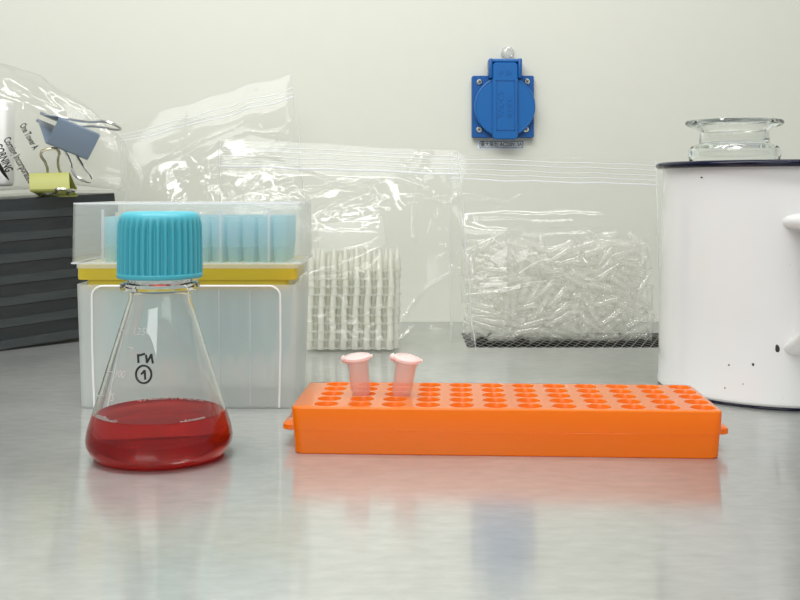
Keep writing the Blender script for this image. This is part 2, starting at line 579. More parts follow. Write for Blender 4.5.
LZ = 0.0232
lr = 0.0363 + (0.0316 - 0.0363) * (LZ - 0.0158) / (0.0302 - 0.0158)
e = 0.00025
liq = [(0, 0.0026 - e)] + [(r + e * 0.9, z - e * 0.5) for r, z in reversed(inn[7:-1])] + [(lr + e, LZ + 0.0006), (lr - 0.0006, LZ + 0.0001), (lr - 0.002, LZ), (0, LZ)]
tag(obj('liquid', lathe(liq, 96), M_LIQ, FK, sharp=25), label='red liquid')
# froth along the edge of the liquid
bm = bmesh.new()
for i in range(120):
    if i < 72:
        a = -PI / 2 + random.uniform(-1.15, -0.55)
        d = abs(random.gauss(0, 0.0011))
    else:
        a = -PI / 2 + random.uniform(0.55, 0.98)
        d = abs(random.gauss(0, 0.0006))
    rb = random.uniform(0.0004, 0.00085)
    r_ = lr - 0.0004 - d - rb
    bmesh.ops.create_icosphere(bm, subdivisions=1, radius=rb, matrix=Matrix.Translation((r_ * math.cos(a), r_ * math.sin(a), LZ + rb * 0.6)))
for i in range(80):
    a = -PI / 2 + random.uniform(-0.6, 0.6) + PI
    rb = random.uniform(0.0003, 0.0007)
    r_ = lr - 0.0004 - abs(random.gauss(0, 0.0008))
    bmesh.ops.create_icosphere(bm, subdivisions=1, radius=rb, matrix=Matrix.Translation((r_ * math.cos(a), r_ * math.sin(a), LZ + rb * 0.6)))
tag(obj('froth', bm, M_FOAM, FK), label='pale pink froth at the liquid edge', kind='stuff')

# screw cap with flutes
NR = 36
CR = 0.0226


def flute(k, i, r):
    if cap_prof[i][2]:
        ph = (k / 288 * NR) % 1.0
        s = 0.5 + 0.5 * math.cos(2 * PI * ph)
        s = max(0.0, min(1.0, (s - 0.25) / 0.5))
        return r - 0.0017 * (1 - s) * cap_prof[i][2]
    return r


cap_prof = [(0.0176, 0.0945, 0), (CR - 0.0004, 0.0945, 0), (CR, 0.0949, 0), (CR, 0.0967, 0), (CR - 0.0001, 0.0969, 0.0), (CR - 0.0001, 0.0971, 1), (CR - 0.0002, 0.11, 1), (CR - 0.0004, 0.1205, 1), (CR - 0.0006, 0.1225, 0.8), (CR - 0.0009, 0.1243, 0.25), (CR - 0.0013, 0.1258, 0), (CR - 0.002, 0.1275, 0), (CR - 0.0035, 0.1288, 0), (CR - 0.0055, 0.1293, 0), (0.010, 0.1294, 0), (0, 0.1294, 0)]
bm = lathe([(r, z) for r, z, _ in cap_prof], 288, mod=flute)
obj('screw_cap', bm, M_CAP, FK, sharp=50)

FC = FK.location


def on_cone(px, py, lift=0.00035):
    """point of the flask's front wall that is written on"""
    D = 0.557 - 0.02
    for _ in range(4):
        z = HC - (py - YH) * D / F
        X = (px - 400) * D / F - FC.x
        r = rad(z) + lift
        yy = -math.sqrt(max(1e-8, r * r - X * X))
        D = FC.y + yy
    return Vector((X, yy, z))


bm = bmesh.new()
Z5 = lambda x, y: (85 + x / 3.08, 280 + y / 3.08)
strokes = [
    [(162, 229), (163, 242), (164, 256)], [(162, 233), (172, 231), (184, 227)],
    [(187, 231), (189, 243), (190, 256)], [(190, 255), (197, 243), (204, 229)], [(204, 228), (206, 243), (209, 257)],
    [(172, 291), (179, 284), (183, 279), (184, 292), (185, 307)],
]
cir = [(180 + 24 * math.cos(a), 291 + 27 * math.sin(a)) for a in [(-2.2 + 6.6 * k / 26) for k in range(27)]]
for s in strokes + [cir]:
    pts = [on_cone(*Z5(*p)) for p in s]
    tube(smooth_path(pts, 4), 0.00056, 8, bm=bm)
tag(obj('marker_writing', bm, M_INK, FK), label='black marker writing')


def wrap_print(body, px, py, size, name, mat, bold=0.0):
    """printing that follows the wall of the flask"""
    c = on_cone(px, py)
    a0 = math.atan2(c.x, -c.y)
    tb = text_bm(body, size, bold=bold)
    bmesh.ops.subdivide_edges(tb, edges=tb.edges[:], cuts=1)
    for v in tb.verts:
        z = c.z + v.co.y
        r = rad(z) + 0.00015
        a = a0 + v.co.x / r
        v.co = Vector((r * math.sin(a), -r * math.cos(a), z))
    return obj(name, tb, mat, FK, smooth=False)


for body, px, py in (('125', 132, 331.5), ('100', 114, 373.5), ('75', 107, 397)):
    wrap_print(body, px, py, 0.0052, 'graduation_number', M_GRAD)
bm = bmesh.new()
for px, py, n in ((120, 331, 6), (106, 372, 7), (97, 396, 7), (128, 348, 6)):
    pts = [on_cone(px + k, py, 0.0001) for k in range(n)]
    tube(pts, 0.0003, 6, bm=bm)
obj('graduation_line', bm, M_GRAD, FK)

# ------------------------------------------------------------------ frosted box of pipette tips
BX = thing('tip_box', 'frosted box of blue pipette tips with clear lid, behind the flask', 'box', at(188.5, 408.5, 0.675))
BX.location = Vector((-0.1366, 0.675, 0))
bw, bd = 0.0690, 0.0375           # half sizes of the base at the bottom
BX.location.y += bd
ZB, ZL0, ZL1 = 0.0935, 0.0932, 0.1324


def shell(secs, t):
    """closed thin-walled tub from outer sections, open at the last section"""
    inner = [(z, a - t, b - t, max(0.001, r - t)) for z, a, b, r in secs]
    z0 = secs[0][0]
    s = 1 if secs[-1][0] > z0 else -1
    inner[0] = (z0 + s * t,) + inner[0][1:]
    return rr_loft(secs + list(reversed(inner)), 6)


bm = shell([(0.0, bw, bd, 0.005), (0.001, bw + 0.0004, bd + 0.0004, 0.0055), (0.0795, bw + 0.0027, bd + 0.0027, 0.006), (0.0800, bw + 0.0027, bd + 0.0027, 0.006)], 0.0014)
obj('box_base', bm, M_BASE, BX, sharp=35)
lw, ld = 0.0735, 0.0415
bm = shell([(ZL1, lw - 0.0018, ld - 0.0018, 0.0016), (ZL1 - 0.0004, lw - 0.0010, ld - 0.0010, 0.002), (ZL1 - 0.0014, lw - 0.0006, ld - 0.0006, 0.002), (ZL0 + 0.0016, lw - 0.0002, ld - 0.0002, 0.002), (ZL0 + 0.0012, lw + 0.0003, ld + 0.0003, 0.002), (ZL0, lw + 0.0003, ld + 0.0003, 0.002)], 0.0013)
obj('box_lid', bm, M_LID, BX, sharp=35)
# bright rim line of the lid and its moulded ridges
pts = [(x, y, ZL0 + 0.0006) for x, y in rr_ring(lw + 0.0003, ld + 0.0003, 0.002, 5)]
obj('lid_rim', tube(pts, 0.0005, 6, closed=True), M_ZIP, BX)
for x in (-0.054, 0.0215, 0.0525):
    bm = box(x - 0.0009, x + 0.0009, -ld + 0.0016, -ld + 0.0032, ZL0 + 0.002, ZL1 - 0.004, 0.0003)
    obj('lid_ridge', bm, M_ZIP, BX)
pts = [(x, y, ZL1 - 0.0004) for x, y in rr_ring(lw - 0.0009, ld - 0.0009, 0.002, 5)]  # pale line added as the bright highlight along the lid's top edge
obj('lid_edge_highlight', tube(pts, 0.0005, 6, closed=True), M_ZIP, BX)
# embossed frame on the front of the base
fy = lambda z: -(bd + 0.0004 + 0.0026 * z / 0.0875) - 0.0003
x0, x1, zt = -0.0607, 0.0600, 0.0792
path = [(x0 + 0.001, fy(0.001), 0.001), (x0, fy(0.04), 0.04), (x0, fy(0.07), zt - 0.008)]
path += [(x0 + 0.007 - 0.007 * math.cos(a), fy(zt - 0.007 + 0.007 * math.sin(a)), zt - 0.007 + 0.007 * math.sin(a)) for a in [PI / 2 * k / 6 for k in range(1, 7)]]
path += [(x1 - 0.007 + 0.007 * math.sin(a), fy(zt - 0.007 + 0.007 * math.cos(a)), zt - 0.007 + 0.007 * math.cos(a)) for a in [PI / 2 * k / 6 for k in range(0, 6)]]
path += [(x1, fy(0.07), zt - 0.008), (x1, fy(0.04), 0.04), (x1 - 0.001, fy(0.001), 0.001)]
obj('base_ridge', tube(path, 0.0007, 8), M_RIDGE, BX)
for x in (0.0205, 0.0405):
    obj('base_seam', tube([(x, fy(0.002), 0.002), (x, fy(0.04), 0.04), (x, fy(0.077), 0.077)], 0.00035, 6), M_ZIP, BX)
# latch
bm = rr_loft([(0.0, 0.0045, 0.0068, 0.0012), (0.0016, 0.0045, 0.0068, 0.0012), (0.002, 0.004, 0.0063, 0.001)])
bmesh.ops.transform(bm, matrix=Matrix.Translation((0.0035, -ld - 0.0001, 0.087)) @ Matrix.Rotation(PI / 2, 4, 'X'), verts=bm.verts)
obj('latch', bm, M_LID, BX)
# yellow tip rack plate, with a lower step
ZP = 0.0932
bm = rr_loft([(0.0831, 0.0702, bd + 0.0022, 0.004), (0.0836, 0.0706, bd + 0.0026, 0.004), (ZP - 0.0006, 0.0706, bd + 0.0026, 0.004), (ZP, 0.0700, bd + 0.002, 0.004)])
rr_loft([(ZP - 0.0165, 0.0650, bd + 0.0006, 0.004), (0.0831, 0.0650, bd + 0.0006, 0.004)], bm=bm)
obj('rack_plate', bm, M_YELLOW, BX)
bm = rr_loft([(0.0905, 0.0708, bd + 0.0028, 0.004), (0.0905, 0.0713, bd + 0.0033, 0.004), (0.0931, 0.0713, bd + 0.0033, 0.004), (0.0931, 0.0708, bd + 0.0028, 0.004), (0.0905, 0.0708, bd + 0.0028, 0.004)], cap=(False, False))
obj('base_collar', bm, M_BASE, BX, sharp=35)
# the tips
tip0 = None
bm = lathe([(0.0006, -0.066), (0.0018, -0.036), (0.0036, 0.004), (0.0038, 0.010), (0.0043, 0.0105), (0.0044, 0.026), (0.0047, 0.0262), (0.0047, 0.0300), (0.0041, 0.0300), (0.0037, 0.010)], 14)
for k in range(12):
    pass
tip0 = obj('pipette_tip', bm, M_TIP, None, sharp=40)
tag(tip0, 'pale blue pipette tip standing in the yellow plate of the frosted box', 'pipette tip', 'pipette tips in the frosted box')
first = True
for r in range(8):
    for c in range(12):
        o = tip0 if first else tip0.copy()
        if not first: C.objects.link(o)
        first = False
        o.location = (BX.location.x + 0.0035 - 0.0550 + c * 0.0100, BX.location.y - 0.0305 + r * 0.0088, ZP)

# ------------------------------------------------------------------ white enamel mug and the glass jar inside it
MG = thing('enamel_mug', 'tall white enamel mug with chipped finish and dark blue rim', 'mug', (0.2665, 0.747, 0))
mo = [(0, 0.0008), (0.074, 0.0008), (0.0795, 0.0014), (0.0812, 0.0034), (0.0812, 0.0060), (0.0806, 0.0085), (0.0796, 0.06), (0.0778, 0.13), (0.0770, 0.1575), (0.0755, 0.1580), (0.0750, 0.1570), (0.0765, 0.12), (0.0780, 0.06), (0.0775, 0.008), (0.072, 0.004), (0, 0.004)]
obj('mug_body', lathe(mo, 128), M_ENAMEL, MG, sharp=40)
rt = [(0.0792 + 0.0032 * math.cos(2 * PI * k / 14), 0.1580 + 0.0023 * math.sin(2 * PI * k / 14)) for k in range(15)]
tag(obj('mug_rim', lathe(rt, 128), M_RIM, MG), label='dark blue rolled rim')
rt = [(0.0797 + 0.0008 * math.cos(2 * PI * k / 10), 0.0009 + 0.0008 * math.sin(2 * PI * k / 10)) for k in range(11)]
tag(obj('base_ring', lathe(rt, 128), M_RIM, MG), label='dark base edge')
# strap handle: top leg, bow, lower leg
HA = -0.06
ho = Matrix.Rotation(HA, 4, 'Z')
path = smooth_path([(0, -0.073, 0.1200), (0, -0.084, 0.1205), (0, -0.102, 0.1205), (0, -0.118, 0.116), (0, -0.127, 0.104), (0, -0.127, 0.085), (0, -0.122, 0.073), (0, -0.112, 0.061), (0, -0.098, 0.0515), (0, -0.085, 0.0435), (0, -0.074, 0.0385)], 5)
bm = bmesh.new()
rings = []
n = len(path)
for i, p in enumerate(path):
    d = (path[min(i + 1, n - 1)] - path[max(i - 1, 0)]).normalized()
    nn = Vector((1, 0, 0)).cross(d).normalized()
    t = min(i, n - 1 - i) / (n - 1)
    w = 0.0125 + 0.0055 * max(0, 1 - t / 0.22)
    h = 0.0058
    ring = []
    for k in range(20):
        a = 2 * PI * k / 20
        sx = math.copysign(abs(math.cos(a)) ** 0.7, math.cos(a))
        sy = math.copysign(abs(math.sin(a)) ** 0.9, math.sin(a))
        ring.append(bm.verts.new(p + Vector((1, 0, 0)) * w * sx + nn * h * sy))
    rings.append(ring)
for a, b in zip(rings, rings[1:]):
    for k in range(20):
        bm.faces.new((a[k], a[(k + 1) % 20], b[(k + 1) % 20], b[k]))
bm.faces.new(rings[0]); bm.faces.new(rings[-1])
bmesh.ops.recalc_face_normals(bm, faces=bm.faces[:])
bmesh.ops.transform(bm, matrix=ho, verts=bm.verts)
obj('mug_handle', bm, M_ENAMEL, MG, sharp=60)
MC = MG.location


def mug_r(z):
    return 0.0806 - (0.0806 - 0.0770) * (z - 0.0085) / 0.149


def on_mug(px, py):
    D = 0.68
    for _ in range(6):
        z = HC - (py - YH) * D / F
        X = (px - 400) * D / F - MC.x
        yy = -math.sqrt(max(1e-6, mug_r(z) ** 2 - X * X))
        D = MC.y + yy
    return Vector((X, yy, z))


for px, py, r, sq in ((701.5, 177.5, 0.0010, 0.6), (711, 314, 0.0008, 0.8), (729, 365, 0.0007, 0.8), (731, 308, 0.0005, 1), (753, 364.5, 0.0008, 1.4), (784, 401, 0.0008, 1), (776.5, 305.5, 0.0007, 1), (777.5, 349, 0.0016, 1.7), (725, 388, 0.0005, 1), (790, 265.5, 0.0006, 1), (743, 384, 0.0004, 1), (783, 399, 0.0004, 1)):
    p = on_mug(px, py)
    nn = Vector((p.x, p.y, 0)).normalized()
    tx = Vector((0, 0, 1)).cross(nn)
    bm = bmesh.new()
    pts = [Vector((math.cos(a), math.sin(a), 0)) * r * random.uniform(0.75, 1.15) for a in [2 * PI * k / 11 for k in range(11)]]
    bm.faces.new([bm.verts.new(p + nn * 0.00008 + tx * q.x + Vector((0, 0, 1)) * q.y * sq) for q in pts])
    g = bmesh.ops.extrude_face_region(bm, geom=bm.faces[:])
    bmesh.ops.translate(bm, vec=nn * 0.00008, verts=[v for v in g['geom'] if isinstance(v, bmesh.types.BMVert)])
    obj('enamel_chip', bm, M_CHIP, MG, smooth=False)

JR = thing('glass_jar', 'clear glass jar with flared lip sticking out of the enamel mug', 'jar', (0.2386, 0.75, 0.0042))
z0 = 0.0042
jo = [(0, 0.0), (0.028, 0.0), (0.030, 0.002), (0.0303, 0.008), (0.0303, 0.152), (0.0310, 0.1575), (0.0318, 0.161), (0.0316, 0.1650), (0.0300, 0.1675), (0.0260, 0.1688), (0.0243, 0.1700), (0.0238, 0.1740), (0.0238, 0.1775), (0.0262, 0.1795), (0.0318, 0.1820), (0.0336, 0.1834), (0.0338, 0.1848), (0.0330, 0.1858), (0.0305, 0.1860), (0.0255, 0.1838), (0.0212, 0.1800), (0.0208, 0.1700), (0.0225, 0.1668), (0.0275, 0.1650), (0.0285, 0.161), (0.0275, 0.152), (0.0275, 0.006), (0.025, 0.0035), (0, 0.003)]
obj('jar_body', lathe(jo, 80), M_GLASS2, JR, sharp=30)

# ------------------------------------------------------------------ socket on the wall
SK = thing('power_socket', 'blue power socket with round hinged cover, screwed to the wall', 'socket', (0, 0, 0))
sc_ = WALL_Y / F
SX, SZ = (502.2 - 400) * sc_, HC - (107.3 - YH) * sc_
SK.location = (SX, WALL_Y, SZ)
hw = 30.8 * sc_
bm = rr_loft([(0.0, hw, hw, 0.002), (0.008, hw, hw, 0.002), (0.009, hw - 0.0006, hw - 0.0006, 0.0016)])
RX = Matrix.Rotation(PI / 2, 4, 'X')
bmesh.ops.transform(bm, matrix=RX, verts=bm.verts)
obj('base_plate', bm, M_BLUE, SK, sharp=35)
R = 30.2 * sc_
cz = -0.3 * sc_
bm = lathe([(R - 0.001, 0.0085), (R, 0.0095), (R, 0.0150), (R - 0.0007, 0.0160), (R - 0.0016, 0.0162), (R - 0.0022, 0.0157), (0, 0.0157)], 72)
bmesh.ops.transform(bm, matrix=Matrix.Translation((0.0013, 0, cz)) @ RX, verts=bm.verts)
cover = obj('cover_flap', bm, M_BLUE2, SK, sharp=35)
sx0, sx1 = (491.0 - 502.2) * sc_, (516.0 - 502.2) * sc_
szt, szb = (107.3 - 64.5) * sc_, (107.3 - 140.2) * sc_
bm = rr_loft([(0.0140, (sx1 - sx0) / 2, (szt - szb) / 2, 0.004), (0.0182, (sx1 - sx0) / 2, (szt - szb) / 2, 0.004), (0.0192, (sx1 - sx0) / 2 - 0.001, (szt - szb) / 2 - 0.001, 0.003)])
bmesh.ops.transform(bm, matrix=Matrix.Translation(((sx0 + sx1) / 2, 0, (szt + szb) / 2)) @ RX, verts=bm.verts)
obj('cover_strap', bm, M_BLUE2, cover, sharp=35)
# raised frame on the strap
fx0, fx1, fz1, fz0 = (494.6 - 502.2) * sc_, (513 - 502.2) * sc_, (107.3 - 82) * sc_, (107.3 - 131.5) * sc_
bm = bmesh.new()
for a, b, c_, d_ in ((fx0, fx1, fz1 - 0.0007, fz1), (fx0, fx1, fz0, fz0 + 0.0007), (fx0, fx0 + 0.0007, fz0, fz1), (fx1 - 0.0007, fx1, fz0, fz1)):
    box(a, b, -0.0197, -0.0185, c_, d_, bm=bm)
obj('strap_frame', bm, M_BLUE, cover, smooth=False)
for body, size, x, z, rot in (('IP 54', 0.0068, (503.5 - 502.2) * sc_, (107.3 - 75.3) * sc_, 0), ('VAOCS', 0.0085, (499.5 - 502.2) * sc_, (107.3 - 106) * sc_, PI / 2), ('IEFIEC', 0.0085, (508 - 502.2) * sc_, (107.3 - 108) * sc_, PI / 2)):
    tb = text_bm(body, size, 0.0003, 'CENTER')
    bmesh.ops.transform(tb, matrix=Matrix.Translation((x, -0.0193, z)) @ Matrix.Rotation(PI / 2, 4, 'X') @ Matrix.Rotation(rot, 4, 'Z'), verts=tb.verts)
    obj('embossed_lettering', tb, M_BLUE2, cover, smooth=False)
# hinge: two ears and a pin bar
bm = bmesh.new()
box((487.4 - 502.2) * sc_, (491.0 - 502.2) * sc_, -0.020, -0.002, (107.3 - 80) * sc_, (107.3 - 60.5) * sc_, 0.0012, bm=bm)
box((516.2 - 502.2) * sc_, (520.0 - 502.2) * sc_, -0.020, -0.002, (107.3 - 80) * sc_, (107.3 - 60.5) * sc_, 0.0012, bm=bm)
box((488.4 - 502.2) * sc_, (519.2 - 502.2) * sc_, -0.013, -0.001, (107.3 - 78) * sc_, (107.3 - 60.8) * sc_, 0.001, bm=bm)
obj('hinge', bm, M_BLUE, SK, sharp=35)
bm = tube([((488 - 502.2) * sc_, -0.0165, (107.3 - 62.6) * sc_), ((519.6 - 502.2) * sc_, -0.0165, (107.3 - 62.6) * sc_)], 0.0021, 12)
obj('hinge_pin', bm, M_BLUE2, SK)
for px, py in ((479, 83), (525.8, 82.5), (478.6, 130), (524.8, 129.8)):
    bm = lathe([(0.0, 0.0115), (0.0022, 0.0113), (0.0031, 0.0103), (0.0033, 0.009), (0.0033, 0.0085)], 24)
    box(-0.0022, 0.0022, -0.0004, 0.0004, 0.0112, 0.0117, bm=bm)
    box(-0.0004, 0.0004, -0.0022, 0.0022, 0.0112, 0.0117, bm=bm)
    bmesh.ops.transform(bm, matrix=Matrix.Translation(((px - 502.2) * sc_, 0, (107.3 - py) * sc_)) @ RX @ Matrix.Rotation(0.5, 4, 'Z'), verts=bm.verts)
    s = obj('screw', bm, M_CHROME, SK, sharp=30)
    bm = bmesh.new()
    box(-0.0019, 0.0019, -0.00035, 0.00035, 0.0116, 0.0119, bm=bm)
    box(-0.00035, 0.00035, -0.0019, 0.0019, 0.0116, 0.0119, bm=bm)
    bmesh.ops.transform(bm, matrix=Matrix.Translation(((px - 502.2) * sc_, 0, (107.3 - py) * sc_)) @ RX @ Matrix.Rotation(0.5, 4, 'Z'), verts=bm.verts)
    obj('screw_slot', bm, M_SLOT, s, smooth=False)

LB = thing('rating_sign', 'small pale printed label stuck to the wall under the blue socket', 'label', (0, 0, 0))
lx0, lx1, lz1, lz0 = (477.6 - 400) * sc_, (523.4 - 400) * sc_, HC - (140.5 - YH) * sc_, HC - (149.5 - YH) * sc_
LB.location = ((lx0 + lx1) / 2, WALL_Y, (lz0 + lz1) / 2)
lhx, lhz = (lx1 - lx0) / 2, (lz1 - lz0) / 2
bm = box(-lhx, lhx, -0.0004, 0, -lhz, lhz)
obj('sticker', bm, M_STICKER, LB, smooth=False)
bm = bmesh.new()
bx0, bx1, bz0, bz1 = -lhx + 0.0022, lhx - 0.0004, -lhz + 0.0015, lhz - 0.0006
for a, b, c_, d_ in ((bx0, bx1, bz1 - 0.0006, bz1), (bx0, bx1, bz0, bz0 + 0.0006), (bx0, bx0 + 0.0006, bz0, bz1), (bx1 - 0.0006, bx1, bz0, bz1)):
    box(a, b, -0.0006, -0.0004, c_, d_, bm=bm)
obj('label_border', bm, M_INK, LB, smooth=False)
tb = text_bm('最大输出: AC220V, 3A', 0.0060, 0.0001, 'CENTER', bold=0.00003)
xs = [v.co.x for v in tb.verts]
k = (bx1 - bx0 - 0.0025) / (max(xs) - min(xs))
for v in tb.verts:
    v.co.x = (v.co.x - (max(xs) + min(xs)) / 2) * k
bmesh.ops.transform(tb, matrix=Matrix.Translation(((bx0 + bx1) / 2, -0.00055, (bz0 + bz1) / 2)) @ RX, verts=tb.verts)
obj('lettering', tb, M_INK, LB, smooth=False)

# crumpled clear blob above the socket
bm = bmesh.new()
bmesh.ops.create_icosphere(bm, subdivisions=3, radius=1.0)
for v in bm.verts:
    n_ = mnoise.noise(v.co * 2.1 + Vector((3, 1, 7))) * 0.35
    v.co = v.co * (1 + n_)
    v.co = Vector((v.co.x * 0.0068, v.co.y * 0.0034, v.co.z * 0.0066))
tag(obj('adhesive_blob', bm, sheer('clear_blob', haze=0.35, rough=0.12, gain=2.0), loc=((507.3 - 400) * sc_, WALL_Y - 0.0025, HC - (53 - YH) * sc_)), 'small crumpled clear blob stuck on the wall above the blue socket', 'adhesive')

# ------------------------------------------------------------------ stack of black well plates wrapped in film
E_ = Vector((-0.2640, 1.0062, 0)); DU = Vector((0.689, 0.725, 0)).normalized()
NV = Vector((-DU.y, DU.x, 0))
PLW, PLD, PH = 0.1290, 0.0855, 0.0188
S_ = E_ - DU * PLW
tilt = math.radians(2.6)
stack_M = Matrix.Translation(S_ + Vector((0, 0, 0.0004))) @ frame(DU, NV, Vector((0, 0, 1)), Vector((0, 0, 0))) @ Matrix.Rotation(-tilt, 4, 'Y')
which = ['bottom plate of the black stack, resting on the bench', 'black well plate second from the bottom of the stack', 'black well plate third from the bottom of the stack', 'black well plate in the middle of the stack of seven', 'black well plate third from the top of the stack', 'black well plate second from the top of the stack', 'topmost black well plate of the stack, beneath the yellow clip']
plate0 = None
for i in range(7):
    if plate0 is None:
        t = thing('well_plate', which[i], 'plate', group='stacked black well plates')
        bm = rr_loft([(0, PLW / 2, PLD / 2, 0.003), (0.0068, PLW / 2, PLD / 2, 0.003), (0.0072, PLW / 2 - 0.0004, PLD / 2 - 0.0004, 0.003)])
        tag(obj('skirt', bm, M_PLATE2, t, sharp=35), label='charcoal lower skirt')
        bm = rr_loft([(0.0072, PLW / 2 - 0.0018, PLD / 2 - 0.0018, 0.003), (0.0181, PLW / 2 - 0.0022, PLD / 2 - 0.0022, 0.003), (0.0185, PLW / 2 - 0.003, PLD / 2 - 0.003, 0.002)])
        obj('plate_wall', bm, M_PLATE, t, sharp=35)
        plate0 = t
    else:
        t = copy_tree(plate0)
        t['label'] = which[i]
    t.matrix_world = stack_M @ Matrix.Translation((PLW / 2, PLD / 2, PH * i + 0.0004)) @ Matrix.Rotation(random.uniform(-0.012, 0.012), 4, 'Z')
bm = rr_loft([(-0.0002, PLW / 2 + 0.0022, PLD / 2 + 0.0022, 0.005), (0.02, PLW / 2 + 0.003, PLD / 2 + 0.003, 0.005), (0.06, PLW / 2 + 0.0026, PLD / 2 + 0.0026, 0.005), (0.1, PLW / 2 + 0.003, PLD / 2 + 0.003, 0.005), (0.1330, PLW / 2 + 0.0066, PLD / 2 + 0.003, 0.005), (0.1340, PLW / 2 + 0.002, PLD / 2 + 0.002, 0.005)])
es = [e_ for e_ in bm.edges if abs((e_.verts[0].co - e_.verts[1].co).z) > 0.01]
bmesh.ops.subdivide_edges(bm, edges=[e_ for e_ in bm.edges if e_.calc_length() > 0.008], cuts=14, use_grid_fill=True)
for v in bm.verts:
    if 0.002 < v.co.z < 0.132:
        k = mnoise.noise(Vector((v.co.x * 40, v.co.y * 40, v.co.z * 150))) * 0.0010
        v.co += Vector((v.co.x, v.co.y, 0)).normalized() * k
o = obj('shrink_wrap', bm, sheer('wrap_film', haze=0.008, rough=0.12, gain=0.6), sharp=30)
o.matrix_world = stack_M @ Matrix.Translation((PLW / 2, PLD / 2, 0))
tag(o, 'clear shrink wrap around the stack of black well plates', 'wrap')


# ------------------------------------------------------------------ clear bags
def sheet_noise(u, v, seed, amp, sx, sy):
    p = Vector((u * sx + seed, v * sy - seed * 0.7, seed * 1.3))
    a = mnoise.noise(p)
    b = abs(mnoise.noise(p * 2.3 + Vector((5, 1, 2))))
    c = abs(mnoise.noise(p * 5.1 + Vector((1, 8, 4))))
    return amp * (a * 0.9 - b * 0.8 - c * 0.35)


def make_bag(name, label, corners, half, nu, nv, amp, noise_s, creases=(), seed=1.0, mat=None, nrand=30, zips=(), edge_wob=0.002, lift=None, clear=(0, 0)):
    creases = [(p_, h_ * 1.4, w_) for p_, h_, w_ in creases]
    """a bag of two film sheets sealed at the edges; corners bl, br, tl, tr; half(u,v) gives half its thickness"""
    bl, br, tl, tr = [Vector(c) for c in corners]
    rnd = random.Random(int(seed * 100))
    W = ((br - bl).length + (tr - tl).length) / 2
    H = ((tl - bl).length + (tr - br).length) / 2
    nrm = (br - bl).cross(tl - bl).normalized()
    if nrm.y > 0: nrm = -nrm
    us = np.linspace(0, 1, nu); vs = np.linspace(0, 1, nv)
    U, V = np.meshgrid(us, vs, indexing='ij')
    root = thing(name, label, 'bag', (bl + br) / 2, group=None)
    origin = (bl + br) / 2
    bm = bmesh.new()
    grids = []
    for side in (0, 1):
        disp = np.zeros_like(U)
        segs = []
        for k in range(nrand):
            x0_, y0_ = rnd.random(), rnd.random() ** 0.9
            a_ = rnd.gauss(0.3, 0.8); ln = rnd.uniform(0.12, 0.45)
            segs.append(([(x0_, y0_), (x0_ + ln * math.cos(a_) * 0.5, y0_ + ln * math.sin(a_) * 0.5 + rnd.uniform(-0.04, 0.04)), (x0_ + ln * math.cos(a_), y0_ + ln * math.sin(a_))], rnd.choice([1, 1, -1]) * rnd.uniform(0.0005, 0.0016), rnd.uniform(0.0014, 0.004)))
        if side == 0:
            segs += list(creases)
        for poly, h, w in segs:
            best = np.full_like(U, 1e9)
            for (xa, ya), (xb, yb) in zip(poly, poly[1:]):
                ax, ay, bx_, by_ = xa * W, ya * H, xb * W, yb * H
                dx, dy = bx_ - ax, by_ - ay
                L2 = dx * dx + dy * dy + 1e-12
                t = np.clip(((U * W - ax) * dx + (V * H - ay) * dy) / L2, 0, 1)
                d = np.sqrt((U * W - ax - t * dx) ** 2 + (V * H - ay - t * dy) ** 2) + (1 - np.sin(PI * np.clip(t * 0.9 + 0.05, 0, 1))) * w * 0.4
                best = np.minimum(best, d)
            disp += h * np.clip(1 - best / w, 0, 1) ** 1.3
        g = []
        for i in range(nu):
            row = []
            for j in range(nv):
                u, v = us[i], vs[j]
                edge = min(u, 1 - u, v * 1.2, (1 - v) * 1.2)
                if side == 1 and edge <= 0:
                    row.append(grids[0][i][j]); continue
                p = bl * (1 - u) * (1 - v) + br * u * (1 - v) + tl * (1 - u) * v + tr * u * v
                e_ = min(1.0, edge / 0.06)
                hgt = half(u, v) + disp[i, j] * e_ + sheet_noise(u, v, seed + side * 9, amp, *noise_s) * e_
                hgt = max(hgt, 0.0003 * e_ + half(u, v) * 0.9)
                w_ = nrm * hgt * (1 if side == 0 else -1)
                wob = edge_wob * mnoise.noise(Vector((u * 7 + seed, v * 7, 3)))
                wave = nrm * 0.006 * mnoise.noise(Vector((u * 2.2 + seed * 2, v * 2.2, 9))) * min(1, v * 2)
                q = p + w_ + wave + (br - bl).normalized() * wob + (tl - bl).normalized() * (edge_wob * 0.8 * mnoise.noise(Vector((v * 7 + seed, u * 6, 8))) if v > 0.02 else 0)
                if q.z < 0.0006: q.z = 0.0006
                row.append(bm.verts.new(q - origin))
            g.append(row)
        grids.append(g)
    for s, g in enumerate(grids):
        for i in range(nu - 1):
            for j in range(nv - 1):
                q = (g[i][j], g[i + 1][j], g[i + 1][j + 1], g[i][j + 1])
                if s == 1: q = tuple(reversed(q))
                if len(set(q)) == 4 and (s == 0 or not all(x in grids[0][i] or x in grids[0][i + 1] for x in ())):
                    try: bm.faces.new(q)
                    except ValueError: pass
    front = [[Vector(v.co) for v in r] for r in grids[0]]
    obj('film', bm, mat or M_FILM, root, sharp=60)
    # welded edge seam
    path = [front[i][0] for i in range(0, nu, 4)] + [front[-1][j] for j in range(0, nv, 4)]
    sd = [front[0][j] for j in range(0, nv, 3)]
    obj('side_seam', tube([p + nrm * 0.0003 for p in [front[-1][j] for j in range(0, nv, 3)] + [front[-1][-1]]], 0.00045, 6), M_ZIP, root)
    obj('side_seam', tube([p + nrm * 0.0003 for p in sd + [front[0][-1]]], 0.00045, 6), M_ZIP, root)
    for vz, th, mt in zips:
        j = int(vz * (nv - 1))
        pts = [front[i][j] + nrm * 0.0006 for i in range(nu)]
        obj('zip_track', tube(pts, th, 8, flat=0.55), mt, root)
    return root, front, origin, nrm


